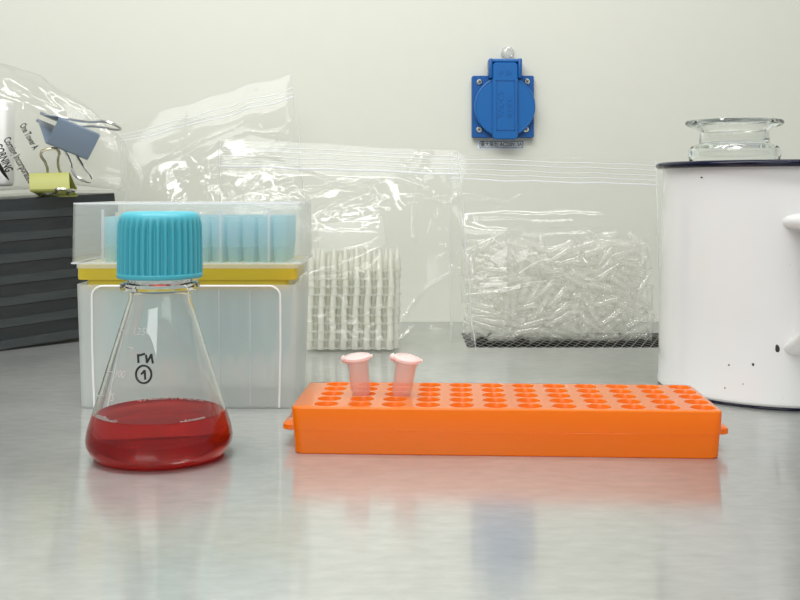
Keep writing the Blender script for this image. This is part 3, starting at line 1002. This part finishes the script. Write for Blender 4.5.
def uvp(bag_c, pts):
    return pts


# bag of loose microtubes, right
def half_c(u, v):
    e_ = max(0.0, min(1.0, min(u, 1 - u) / 0.26)) ** 0.55
    lo = min(1, (v + 0.012) / 0.05) ** 0.5
    up = 1 if v < 0.55 else (0.5 + 0.5 * math.cos(PI * min(1.0, (v - 0.55) / 0.17)))
    return 0.0185 * e_ * lo * up + 0.0012 * min(1, e_ * 3) * (1 if v < 0.88 else max(0, (1 - v) / 0.12))


CB = [(0.046, 0.958, 0.0006), (0.2385, 0.958, 0.0006), (0.0475, 0.986, 0.1755), (0.2405, 0.986, 0.1690)]
cr = [([(0.0, 0.43), (0.15, 0.50), (0.34, 0.585), (0.62, 0.60), (0.74, 0.595)], 0.0022, 0.0030),
      ([(0.0, 0.77), (0.14, 0.755), (0.26, 0.73), (0.31, 0.71)], 0.0022, 0.0032),
      ([(0.12, 0.66), (0.35, 0.655), (0.58, 0.655)], 0.0016, 0.0034),
      ([(0.62, 0.6), (0.74, 0.52), (0.84, 0.43)], 0.0016, 0.003),
      ([(0.1, 0.45), (0.0, 0.3)], 0.0015, 0.004), ([(0.97, 0.5), (0.9, 0.4), (0.95, 0.2)], 0.0018, 0.003)]
make_bag('zip_bag', 'clear zip bag filled with loose clear microtubes, below the blue socket', CB, half_c, 220, 190, 0.0006, (6, 5), cr, 2.0, nrand=14,
         zips=((0.86, 0.0009, M_ZIP), (0.885, 0.00045, M_ZIP), (0.915, 0.0004, M_ZIP), (0.945, 0.0004, M_ZIP), (0.97, 0.0004, M_ZIP)))

TUBES = [(-524,-73,100,22,-81,-17,52),(-523,49,65,71,-17,68,-3),(-322,-22,83,58,-1,64,-51),(-507,-33,55,54,39,-64,-39),(-87,-80,101,55,-35,73,-21),(95,51,66,53,-36,68,-35),(28,-9,58,67,-5,74,2),(451,66,163,15,83,53,-9),(330,21,56,67,23,-70,-5),(367,-38,58,67,6,-74,-1),(506,-1,124,50,-22,31,78),(576,25,55,64,-8,74,-19),(-699,31,89,64,-55,26,-47),(-317,-94,127,59,-32,54,-51),(-211,18,123,19,-68,-19,68),(-203,48,64,51,39,59,49),(-161,-4,55,61,-2,74,28),(-143,88,110,50,46,61,40),(-95,-9,183,62,-60,3,51),(65,2,114,12,-80,8,-58),(70,-73,96,49,-34,-50,63),(492,-38,177,75,-53,30,-25),(564,-61,155,23,-83,50,-11),(613,26,111,55,28,77,-17),(-762,34,133,71,-43,52,-20),(-578,-1,130,67,19,-67,-25),(-264,23,179,53,57,-56,-29),(-668,-64,170,4,57,-9,-81),(117,-94,142,22,75,38,49),(-32,99,146,50,40,70,31),(103,36,159,69,-59,-29,31),(263,4,124,43,64,-64,-8),(223,96,137,71,-36,49,-34),(337,-11,117,69,-48,51,17),(311,81,115,84,-18,51,-1),(721,29,72,53,28,-64,-48),(-735,-36,134,86,0,-50,-9),(-748,47,207,40,71,-37,-45),(-376,48,209,67,11,27,68),(172,-31,220,64,-69,1,-35),(-4,-107,236,46,49,-69,-26),(-3,-40,213,75,4,-59,28),(62,107,217,38,54,-41,-63),(229,-29,171,77,-63,9,5),(231,106,286,21,-54,-81,8),(389,32,171,45,74,48,-16),(474,-100,255,47,24,-85,-4),(735,8,234,8,93,7,-34),(-650,-9,199,47,-54,-46,52),(-581,-87,210,76,-8,-63,9),(-548,59,155,46,-35,77,-27),(-239,-106,197,61,21,-76,-10),(-386,90,113,67,-17,-71,13),(279,-103,201,36,55,71,24),(120,42,279,13,-45,59,-66),(264,-48,277,86,14,-33,37),(278,36,277,17,17,39,-89),(427,-22,200,27,40,52,70),(628,79,216,54,32,-46,-63),(692,-58,198,68,-38,39,-49),(-616,-26,263,67,-17,-71,-9),(-530,94,208,71,29,-45,-45),(-138,15,323,2,50,64,59),(-377,-47,176,58,27,74,18),(-188,-32,222,75,-6,66,0),(-104,85,244,25,-67,54,-45),(109,-39,282,0,51,-40,76),(118,-18,340,39,-76,0,51),(358,-29,304,5,25,-66,-71),(394,16,270,64,-69,-15,30),(482,33,279,58,-56,-24,54),(722,-43,128,10,-69,-36,62),(-760,-24,248,56,-24,65,-46),(-679,65,298,57,21,-79,-5),(-523,25,247,28,-55,-21,76),(-407,104,226,44,-52,68,-26),(-327,-30,225,6,6,74,67),(-166,-63,279,25,75,-13,-59),(215,8,340,27,-74,-62,-5),(290,-105,313,41,-23,-18,86),(424,6,336,72,-42,-50,21),(-260,-23,284,42,67,15,-60),(625,82,283,25,-63,-4,73),(846,2,167,0,93,36,0),(-477,-100,334,29,-2,8,-95),(-251,106,350,9,74,-18,-64),(-478,99,339,69,-39,48,-38),(-233,29,356,38,-34,-84,18),(-83,-35,386,19,-41,27,85),(3,-106,312,28,76,-47,-35),(-259,91,214,2,-18,-98,2),(191,55,380,66,-28,52,-47),(27,-20,345,59,-33,15,-72),(438,-102,390,61,18,-77,-5),(377,-35,365,50,67,35,42),(624,-10,209,1,46,81,36),(-749,-45,307,59,55,54,24),(-674,8,327,54,-42,-69,23),(-458,-25,279,78,-14,-59,-16),(-391,106,413,58,34,59,44),(-40,105,348,20,-70,14,-67),(-148,-105,361,26,-25,-92,14),(608,25,369,32,25,-87,-29),(18,38,381,63,32,40,58),(-70,28,266,56,61,-33,-45),(179,28,437,40,24,-80,37),(333,106,382,38,-20,90,-3),(711,-56,364,49,-56,58,-32),(-855,4,463,98,-1,-6,-19),(-575,-58,402,40,40,-5,-82),(-303,-85,342,17,-77,-9,60),(-474,28,339,38,1,92,-6),(-417,-24,342,77,2,-49,41),(-63,32,415,65,60,46,-4),(55,106,403,41,-65,40,-51),(633,81,345,23,-70,-5,68),(-310,-107,478,54,-13,15,-82),(762,33,392,28,-28,88,-26),(655,-74,314,57,-28,-49,60),(852,8,432,6,-92,38,-4),(-761,-48,497,71,13,-1,69),(-684,-64,350,49,-54,-30,61),(-451,55,464,19,-66,3,72),(-463,-6,406,41,57,7,-71),(-273,48,416,11,-46,18,-86),(400,61,385,77,38,-20,-47),(222,-79,457,22,-61,4,-76),(397,78,451,11,60,1,-79),(534,-91,481,52,55,-29,-58),(559,27,408,75,38,23,49),(744,-50,417,15,-87,6,-47),(790,-35,547,87,-20,25,-37),(-790,36,426,8,-93,37,0),(-641,6,412,2,-84,-13,52),(-437,-16,475,23,-57,43,-66),(-416,-107,373,1,55,83,-6),(62,106,464,65,-39,-51,40),(-118,-107,509,31,-49,-77,27),(19,-29,450,36,-64,-5,68),(-119,-40,477,61,-46,-60,23),(494,-23,398,15,79,17,57),(588,6,508,8,-70,-36,-62),(567,90,492,71,15,-38,-58),(687,5,527,78,17,-59,10),(-625,-22,485,85,0,52,11),(-620,83,469,79,-7,-4,61),(-492,96,526,59,-46,57,-33),(-325,-1,452,28,-1,-92,26),(-291,-40,563,33,67,-48,-46),(-327,106,470,44,-60,-39,55),(-3,-107,445,36,53,-75,-17),(341,-40,437,83,-41,37,1),(-40,65,493,68,0,73,-4),(478,-17,473,68,66,-23,-23),(382,-31,587,21,71,-9,-66),(590,87,594,59,17,78,11),(-734,60,442,92,2,-8,-37),(-454,-100,507,54,42,-64,-36),(-681,75,483,7,-99,13,-4),(-257,-37,394,57,-25,45,-64),(-220,-107,485,0,-93,-20,31),(144,-44,579,50,-1,86,1),(-25,20,622,12,45,-56,69),(168,-44,496,54,-57,62,-2),(332,-11,521,62,-43,-53,38),(368,106,509,65,11,-73,-16),(553,-92,565,7,-87,14,-47),(564,41,555,63,38,55,39),(-671,71,665,79,-33,38,-34),(-626,1,547,43,37,-78,-26),(-432,46,542,77,8,-62,-10),(-277,37,587,70,-15,-69,12),(-622,-66,535,71,-4,68,-17),(14,106,529,55,37,-61,-43),(166,-107,575,19,53,-6,-82),(325,52,543,52,-47,-63,34),(660,-73,720,34,-43,-37,75),(671,69,625,44,53,68,26),(225,107,564,69,25,47,50),(637,-80,575,87,15,-46,-6),(-743,-7,577,62,-27,59,-45),(-572,69,662,32,32,35,82),(-449,83,600,37,-60,41,-58),(-208,29,517,38,14,-66,63),(-485,-4,695,24,-69,-38,56),(18,8,507,31,-71,39,-49),(375,-85,533,14,69,17,69),(540,-18,637,52,-23,82,-6),(-11,60,564,62,-46,-59,24),(380,106,594,7,83,-20,-52),(677,2,620,41,37,-34,-76),(837,14,766,72,-3,-9,-68),(-851,4,708,0,-4,1,100),(-326,106,554,59,35,-58,-43),(-405,-31,652,59,-61,43,31),(-158,-41,591,25,24,27,-90),(-274,-29,665,67,-73,-2,14),(-474,-38,537,26,84,-21,-44),(208,-106,626,43,-44,71,-33),(-363,-93,595,14,63,15,75),(665,-69,648,57,-24,78,-9),(207,44,586,71,-27,-65,0),(703,30,718,18,67,-24,-69),(735,50,655,80,-4,-53,-27),(-746,2,865,78,-20,56,-17),(-467,39,647,22,77,47,-37),(-624,-57,639,38,58,41,59),(-79,-9,604,72,60,33,12),(-40,-63,662,42,40,-65,-49),(443,-100,652,87,9,45,17),(70,-26,538,60,-33,73,-2),(250,-51,633,30,-86,2,42),(215,85,631,63,20,75,7),(71,31,651,61,27,-56,-49),(673,29,779,57,-68,-30,36),(605,-14,706,51,-50,64,-30),(-572,-89,593,56,39,-61,-39),(-643,-4,705,77,-7,62,-12),(-346,-1,686,19,-10,12,97),(-398,-65,736,27,-76,8,-58),(-187,107,609,58,-19,79,-7),(-240,-15,743,90,-28,-26,22),(-43,-2,680,59,-12,-80,3),(169,-25,688,55,-43,61,-38),(274,95,676,75,-30,-55,22),(423,-75,706,11,80,-41,-43),(623,78,828,60,26,74,16),(617,-5,773,0,-63,39,-67),(-556,-92,678,60,38,-57,-41),(-336,-106,729,55,1,-5,83),(-415,4,839,12,39,47,79),(-544,-93,836,38,72,38,43),(-297,57,713,70,-9,63,-32),(-161,49,681,74,2,61,28),(12,107,664,47,-53,-30,64),(99,-80,751,55,-49,-62,27),(384,107,716,71,9,-67,-18),(514,97,760,13,18,-10,-97),(334,9,653,5,70,-22,-68),(520,-39,802,18,78,4,59),(-605,-84,781,76,11,-61,-18),(-783,1,714,68,-10,-16,-70),(-582,88,768,72,-39,45,-36),(-448,39,796,15,67,57,-44),(-214,59,801,53,26,10,-80),(-176,-105,729,82,-4,-56,14),(149,59,715,31,-46,59,-59),(271,20,774,36,-14,58,-72),(286,-32,725,68,45,-58,-8),(420,58,786,11,-1,-24,-96),(381,-55,756,56,-64,26,-46),(624,-82,827,64,23,-73,-3),(-665,-50,744,61,21,75,12),(-636,52,929,59,-40,53,-46),(-585,42,809,73,-47,40,-29),(-527,11,795,10,10,31,-94),(76,-29,864,31,81,-45,-22),(-301,107,755,3,89,20,40),(336,-104,850,39,52,20,73),(-81,-58,750,47,-22,70,-49),(347,21,803,76,49,38,-19),(437,-102,803,34,42,-84,-9),(83,26,756,54,-65,-35,41),(653,72,892,45,39,-55,-59),(-485,95,896,61,32,55,47),(-571,14,873,50,46,-66,-32),(-188,-76,786,64,-23,-74,3),(116,-47,808,34,-74,-43,39),(-275,-33,869,1,59,-61,53),(24,-107,816,5,-85,-20,49),(216,-17,803,19,62,-61,46),(412,-37,887,73,22,60,26),(91,107,873,52,39,-65,-40),(547,-84,916,73,-8,-64,22),(224,-43,895,75,45,-11,-48),(366,33,882,19,76,36,50),(-645,-39,916,68,-33,17,-63),(-776,-36,924,74,29,61,0),(-461,-100,870,27,-46,-17,83),(25,106,807,63,30,57,43),(-129,17,887,57,-27,-35,-70),(0,13,776,73,35,39,45),(224,107,822,40,45,-73,-33),(350,105,878,24,-48,85,-6),(491,95,985,65,-6,-75,-7),(39,53,844,75,20,-57,-27),(619,17,848,51,-58,50,-39),(678,-5,911,53,10,-75,-39),(-238,-106,913,48,48,-28,-68),(-330,-65,856,22,87,-4,45),(-1,-106,881,50,47,28,67),(-152,38,801,23,-16,-45,85),(-79,18,828,18,-48,39,76),(-361,-106,911,15,82,15,54),(-740,57,752,24,33,-91,-5),(-247,107,871,34,16,92,12),(501,67,930,0,-69,2,-73),(257,-107,901,48,-41,-68,38),(759,22,945,50,43,74,10),(794,-33,783,5,1,-100,7)]
bm = lathe([(0, 0.0140), (0.0009, 0.0140), (0.0013, 0.0132), (0.0030, 0.0010), (0.0032, -0.0066), (0.0038, -0.0068), (0.0040, -0.0080), (0.0038, -0.0096), (0.0034, -0.0100), (0.0030, -0.0092), (0, -0.0090)], 12)
box(0.0032, 0.0058, -0.0012, 0.0012, -0.0098, -0.0088, bm=bm)
tb0 = obj('loose_microtube', bm, M_TUBE, None, sharp=45)
tag(tb0, 'clear loose microtube in the pile inside the zip bag under the socket', 'tube', 'loose clear microtubes in the zip bag')
for i, t in enumerate(TUBES):
    o = tb0 if i == 0 else tb0.copy()
    if i: C.objects.link(o)
    z = t[2] / 1e4
    o.rotation_mode = 'QUATERNION'
    o.rotation_quaternion = Quaternion((t[3], t[4], t[5], t[6])).normalized()
    o.location = (0.1445 + t[0] / 1e4, 0.958 + t[1] / 1e4 + 0.16 * z, z + 0.0002)


# bag with strips of tubes, middle
def half_b(u, v):
    k = 1.0 if u < 0.66 else max(0.16, 1 - (u - 0.66) / 0.20)
    e_ = max(0.0, min(1.0, min(u * 1.6, 1 - u) / 0.18)) ** 0.6
    lo = min(1, (v + 0.02) / 0.05) ** 0.5
    up = 1 if v < 0.55 else max(0.0, 1 - (v - 0.55) / 0.30) ** 1.2
    return 0.0275 * e_ * k * lo * up + 0.0015 * min(1, e_ * 3) * (1 if v < 0.88 else max(0, (1 - v) / 0.12))


BB = [(-0.160, 0.930, 0.0006), (0.0655, 0.915, 0.0006), (-0.1640, 0.957, 0.1860), (0.0520, 0.950, 0.1765)]
cr = [([(0.39, 0.66), (0.47, 0.70), (0.56, 0.74), (0.64, 0.79), (0.645, 0.73), (0.60, 0.69)], 0.0022, 0.0030),
      ([(0.30, 0.30), (0.50, 0.335), (0.60, 0.36), (0.63, 0.38), (0.72, 0.28), (0.80, 0.26)], 0.0024, 0.0030),
      ([(0.72, 0.10), (0.76, 0.2), (0.80, 0.27), (0.97, 0.40)], 0.0024, 0.0032),
      ([(0.83, 0.80), (0.795, 0.62), (0.80, 0.50)], 0.0022, 0.004), ([(0.83, 0.80), (0.70, 0.84), (0.55, 0.78), (0.45, 0.80)], 0.0020, 0.003),
      ([(0.83, 0.80), (0.93, 0.70), (0.99, 0.78)], 0.0024, 0.003), ([(0.83, 0.80), (0.90, 0.62), (0.96, 0.3)], 0.0016, 0.004),
      ([(0.18, 0.86), (0.11, 0.74)], 0.0024, 0.003), ([(0.18, 0.86), (0.31, 0.815), (0.11, 0.74)], 0.0024, 0.003),
      ([(0.10, 0.95), (0.3, 0.90), (0.50, 0.80), (0.36, 0.74)], 0.002, 0.003), ([(0.88, 0.45), (0.97, 0.47), (0.9, 0.51)], 0.0022, 0.003),
      ([(0.7, 0.02), (0.78, 0.12), (0.9, 0.08)], 0.0018, 0.003)]
make_bag('zip_bag', 'clear zip bag holding strips of tubes, between the frosted box and the microtube bag', BB, half_b, 230, 200, 0.0020, (5, 5), cr, 5.3, mat=M_FILM2, nrand=44,
         zips=((0.875, 0.0013, M_ZIP), (0.90, 0.00045, M_ZIP), (0.925, 0.0004, M_ZIP), (0.95, 0.0004, M_ZIP), (0.97, 0.0004, M_ZIP)))


def strip_mesh():
    """eight open tapered tubes in a row, mouths down, joined by a web at the mouths"""
    bm = bmesh.new()
    pr = [(0, 0.0200), (0.0010, 0.0199), (0.0015, 0.0190), (0.0029, 0.0060), (0.0030, 0.0024), (0.0036, 0.0022), (0.0036, 0.0004), (0.0033, 0.0), (0.0027, 0.0002), (0.0026, 0.0058), (0.0012, 0.0186), (0, 0.0192)]
    for k in range(8):
        lathe(pr, 14, bm=bm, M=Matrix.Translation((-0.0350 + 0.010 * k, 0, 0)))
    for k in range(7):
        box(-0.0350 + 0.010 * k + 0.0034, -0.0350 + 0.010 * k + 0.0066, -0.0010, 0.0010, 0.0004, 0.0016, bm=bm)
    return bm


st0 = obj('tube_strip', strip_mesh(), M_STRIP, None, sharp=45)
tag(st0, 'strip of eight small clear tubes nested in the stack inside the middle zip bag', 'tube strip', 'tube strips in the middle zip bag')
first = True
for r in range(4):
    for lay in range(10):
        o = st0 if first else st0.copy()
        if not first: C.objects.link(o)
        first = False
        lean = 0.0009 * lay
        o.location = (-0.0430 + 0.005 * (r % 2) - 0.0012 + 0.0006 * math.sin(lay * 1.3 + r) + lean * 0.2, 0.912 + 0.0085 * r + lean * 1.2, 0.0022 + 0.0070 * lay + (0.0035 if lay > 5 else 0))
        o.rotation_euler = (-0.05, 0, 0.012 * math.sin(lay * 0.9 + r * 2))
bm = box(-0.032, 0.026, -0.0006, 0.0006, 0, 0.026, 0.0003)
o = obj('frosted_card', bm, M_FROST, None, loc=(-0.0385, 0.927, 0.0885))
o.rotation_euler = (-0.2, -0.13, 0)
tag(o, 'pale frosted sheet on top of the tube strips in the middle bag', 'sheet')


# tall slanting bag, upper left
def half_a(u, v):
    e_ = max(0.0, min(1.0, min(u, 1 - u) / 0.25)) ** 0.6
    up = 1 if v < 0.45 else max(0.0, 1 - (v - 0.45) / 0.35) ** 1.2
    return 0.026 * e_ * up * min(1, (v + 0.02) / 0.08) + 0.0015 * min(1, e_ * 3) * (1 if v < 0.88 else max(0, (1 - v) / 0.12))


AB = [(-0.262, 1.045, 0.0006), (-0.080, 1.045, 0.0006), (-0.2890, 1.080, 0.2080), (-0.1121, 1.080, 0.2598)]
cr = [([(0.45, 0.74), (0.60, 0.80), (0.75, 0.80), (0.97, 0.74)], 0.0026, 0.0034), ([(0.97, 0.74), (0.88, 0.68), (0.70, 0.70), (0.52, 0.66)], 0.0022, 0.003),
      ([(0.30, 0.70), (0.40, 0.66), (0.52, 0.68)], 0.0024, 0.003), ([(0.45, 0.60), (0.5, 0.52), (0.6, 0.5)], 0.0026, 0.004),
      ([(0.5, 0.62), (0.62, 0.62), (0.66, 0.55), (0.72, 0.6)], 0.0024, 0.003), ([(0.1, 0.74), (0.35, 0.80), (0.6, 0.84), (0.96, 0.885)], 0.002, 0.0034),
      ([(0.55, 0.8), (0.62, 0.7), (0.7, 0.66)], 0.002, 0.003), ([(0.04, 0.84), (0.1, 0.72), (0.06, 0.6)], 0.0015, 0.004)]
make_bag('zip_bag', 'tall crumpled clear zip bag slanting against the wall behind the frosted box', AB, half_a, 210, 200, 0.0020, (4, 5), cr, 8.1, mat=M_FILM2, nrand=50,
         zips=((0.905, 0.0008, M_ZIP), (0.92, 0.0005, M_ZIP), (0.94, 0.0005, M_ZIP)), edge_wob=0.004)

# printed bag gathered by the clip, far left
PB = thing('printed_bag', 'clear bag with black printing lying on the black plates', 'bag', (-0.36, 0.995, 0.1385))
NU, NV2 = 120, 96
kx = [-150, -90, -40, 0, 35, 65, 95, 118, 130]
kc = [128, 127, 126, 127, 131, 140, 152, 162, 168]
kh = [44, 58, 64, 65, 57, 45, 36, 28, 17]
kd = [0.04, 0.055, 0.058, 0.050, 0.034, 0.014, 0.010, 0.011, 0.004]
bm = bmesh.new()
rings = []
for i in range(NU):
    px = -150 + 280 * i / (NU - 1)
    c_ = np.interp(px, kx, kc); h_ = np.interp(px, kx, kh); d_ = np.interp(px, kx, kd)
    ring = []
    for k in range(NV2):
        a = 2 * PI * k / NV2
        D0 = 0.985
        s = math.sin(a); c2 = math.cos(a)
        wr = mnoise.noise(Vector((px * 0.02, a * 1.5, 2.0))) * 0.5 + abs(mnoise.noise(Vector((px * 0.018 + a * 0.6, a * 3.2, 5.0)))) * -0.9 + abs(mnoise.noise(Vector((px * 0.06, a * 4.0, 1.0)))) * -0.35
        rr = 1 + wr * (0.12 if px < 35 else 0.12 + 0.004 * (px - 35) * 0.3)
        z = HC - (c_ - YH) * D0 / F + h_ * D0 / F * s * (1 + wr * 0.05)
        y = D0 + 0.006 - d_ * c2 * rr
        x = (px - 400) * D0 / F + 0.006 * mnoise.noise(Vector((a, px * 0.03, 7)))
        xx = x
        base = 0.1350 + math.tan(tilt) * max(-0.01, min(PLW + 0.006, (Vector((x, y, 0)) - S_).dot(DU)))
        if z < base: z = base + 0.0004 * abs(s)
        ring.append(bm.verts.new((x + 0.36, y - 0.995, z - 0.1385)))
    rings.append(ring)
for a, b in zip(rings, rings[1:]):
    for k in range(NV2):
        bm.faces.new((a[k], a[(k + 1) % NV2], b[(k + 1) % NV2], b[k]))
obj('film', bm, M_FILM2, PB, sharp=60)


def bag_front(px, py):
    c_ = np.interp(px, kx, kc); h_ = np.interp(px, kx, kh); d_ = np.interp(px, kx, kd)
    s = max(-1, min(1, (c_ - py) / h_))
    D = 0.985 - d_ * math.sqrt(1 - s * s) * 1.06 - 0.008
    return at(400 + (px - 400) * 0.985 / D, YH + (py - YH) * 0.985 / D, D) if False else Vector(((px - 400) * D / F, D, HC - (py - YH) * D / F))


def bag_print(body, px, py, ang, size, bold=0.0, shear=0.0, squeeze=1.0, align='LEFT'):
    tb = text_bm(body, size, 0, align, squeeze, shear, bold)
    ca, sa = math.cos(ang), math.sin(ang)
    for v in tb.verts:
        dx, dy = v.co.x * F / 0.94, v.co.y * F / 0.94
        qx, qy = px + dx * ca - dy * sa, py - (dx * sa + dy * ca)
        v.co = bag_front(qx, qy) - PB.location
    return tag(obj('lettering', tb, M_INK, PB, smooth=False), label='black printed lettering')


bag_print('CORNING', -3.0, 144, math.radians(-66), 0.0102, bold=0.0003, shear=0.15, squeeze=0.56)
bag_print('Corning Incorporated', 6, 138, math.radians(-60), 0.0098, squeeze=0.52, bold=0.0002)
bag_print('One Tower A', 22, 124, math.radians(-61), 0.0088, squeeze=0.50, bold=0.0002)
bm = bmesh.new()
sw = [(-4, 158), (0, 166), (4, 173), (9, 180)]
pts = [bag_front(*p) - PB.location + Vector((0, -0.0003, 0)) for p in sw]
tube(smooth_path(pts, 6), 0.0016, 8, bm=bm, flat=0.3, radii=[0.0004 + 0.0014 * math.sin(PI * min(1, k / 18 * 0.9 + 0.08)) for k in range(19)])
tag(obj('printed_swoosh', bm, M_INK, PB), label='black printed swoosh')

# white packet inside the printed bag
bm = box(-0.030, 0.030, -0.012, 0.012, 0, 0.081, 0.004, 3)
o = obj('white_packet', bm, M_CARD, None, loc=(-0.395, 0.985, 0.1440))
tag(o, 'white packet inside the printed bag at the left edge', 'packet')


# ------------------------------------------------------------------ binder clips
def clip(name, label, mat, wire, spine_c, ex, es, em, w, s, l, tipA, tipB, wireB=None):
    """a folded spring-steel body (spine facing the viewer, mouth along em) and two wire handles"""
    ex, es, em = ex.normalized(), es.normalized(), em.normalized()
    root = thing(name, label, 'clip', spine_c)
    M = frame(ex, em, es, Vector((0, 0, 0)))
    sec = []                      # section in (m, s): from one mouth curl round the spine to the other
    rc = 0.0016
    for a in [PI * 1.7 * (1 - k / 8) for k in range(9)]:
        sec.append((l + rc * math.sin(a) * 0.9, 0.0022 + rc - rc * math.cos(a)))
    for t in (0.75, 0.5, 0.25):
        sec.append((l * t, 0.0022 + (s / 2 - 0.0022) * (1 - t)))
    sec += [(0.0018, s / 2 - 0.0004), (0.0005, s / 2 - 0.0012), (0, s / 2 - 0.003), (-0.0003, 0)]
    full = sec + [(m, -q) for m, q in reversed(sec[:-1])]
    bm = bmesh.new()
    cols = []
    nx = 9
    for i in range(nx):
        x = -w / 2 + w * i / (nx - 1)
        cols.append([bm.verts.new(M @ Vector((x, m, q))) for m, q in full])
    for a, b in zip(cols, cols[1:]):
        for k in range(len(full) - 1):
            bm.faces.new((a[k], b[k], b[k + 1], a[k + 1]))
    bmesh.ops.recalc_face_normals(bm, faces=bm.faces[:])
    bmesh.ops.solidify(bm, geom=bm.faces[:], thickness=0.0006)
    obj('clip_body', bm, mat, root, sharp=35)
    for sgn, tip, wm in ((1, tipA, wire), (-1, tipB, wireB or wire)):
        mo_ = M @ Vector((0, l, sgn * 0.0036))
        T_ = tip - spine_c
        d = (T_ - mo_)
        L_ = d.length
        d.normalize()
        x_ = (ex - d * ex.dot(d)).normalized()
        hw_ = w * 0.40
        prof = [(hw_, 0.0), (hw_ * 0.92, 0.10), (hw_ * 0.52, 0.30), (hw_ * 0.36, 0.50), (hw_ * 0.42, 0.70), (hw_ * 0.58, 0.84), (hw_ * 0.52, 0.95), (hw_ * 0.25, 1.0)]
        pts = [mo_ + ex * hw_ * 1.0] + [mo_ + x_ * a + d * L_ * b for a, b in prof[1:]]
        pts += [mo_ - x_ * a + d * L_ * b for a, b in reversed(prof[1:])] + [mo_ - ex * hw_]
        obj('wire_handle', tube(smooth_path(pts, 5), 0.0013, 8), wm, root)
    return root


sc9 = 0.96 / F
v3 = lambda x, y, d: Vector((x * sc9, d * sc9, -y * sc9))
clip('binder_clip', 'large grey-blue binder clip gripping the neck of the printed bag', M_CLIPBLUE, M_CHROME, at(73.5, 139, 0.955),
     v3(33, 16, 28), v3(12.4, -24, -1), v3(-24, -14, 36), 0.0415, 0.0265, 0.049, at(117, 126, 0.955), at(86, 181, 0.952))
clip('binder_clip', 'yellow-green binder clip resting on top of the black plates', M_CLIPYEL, M_BRASS, at(49.5, 181, 0.940),
     v3(38, -1, 3), v3(-4, -18, 10), v3(0, 9, 20), 0.0350, 0.0185, 0.024, at(49, 149, 0.955), at(66, 189.5, 0.938), M_CHROME)

# ------------------------------------------------------------------ light, sky, camera
def area(name, loc, target, sx, sy, power, col=(1, 1, 1)):
    li = bpy.data.lights.new(name, 'AREA')
    li.shape = 'RECTANGLE'
    li.size, li.size_y = sx, sy
    li.energy = power
    li.color = col
    o = bpy.data.objects.new(name, li)
    C.objects.link(o)
    o.location = loc
    o.rotation_euler = (Vector(target) - Vector(loc)).to_track_quat('-Z', 'Y').to_euler()
    return o


area('cabinet_lamp', (-0.08, 0.50, 0.80), (-0.05, 0.72, 0.0), 0.95, 0.10, 5.4, (1.0, 0.99, 0.96))
area('cabinet_tube', (-0.08, 0.72, 0.84), (-0.08, 0.80, 0.0), 0.95, 0.04, 2.5, (1.0, 0.99, 0.96))
area('room_lamp', (-0.5, -1.2, 1.6), (0, 0.9, 0.15), 1.2, 1.2, 21.0, (1, 1, 1))

w = bpy.data.worlds.new('room')
bpy.context.scene.world = w
w.use_nodes = True
bg = w.node_tree.nodes['Background']
bg.inputs[0].default_value = (0.98, 0.985, 1.0, 1)
bg.inputs[1].default_value = 0.44

cam = bpy.data.cameras.new('camera')
cam.sensor_width = 36
cam.lens = 36 * F / 800
cam.shift_y = -(300 - YH) / 800
cam.clip_start = 0.01
co = bpy.data.objects.new('camera', cam)
C.objects.link(co)
co.location = (0, 0, HC)
co.rotation_euler = (PI / 2, 0, 0)
S = bpy.context.scene
S.camera = co
S.view_settings.view_transform = 'Standard'
S.view_settings.look = 'None'
S.view_settings.exposure = -0.04
S.view_settings.gamma = 1.0
S.view_settings.use_curve_mapping = False
S.cycles.max_bounces = 32
S.cycles.transparent_max_bounces = 48
S.cycles.transmission_bounces = 16
S.cycles.glossy_bounces = 12
S.cycles.diffuse_bounces = 20
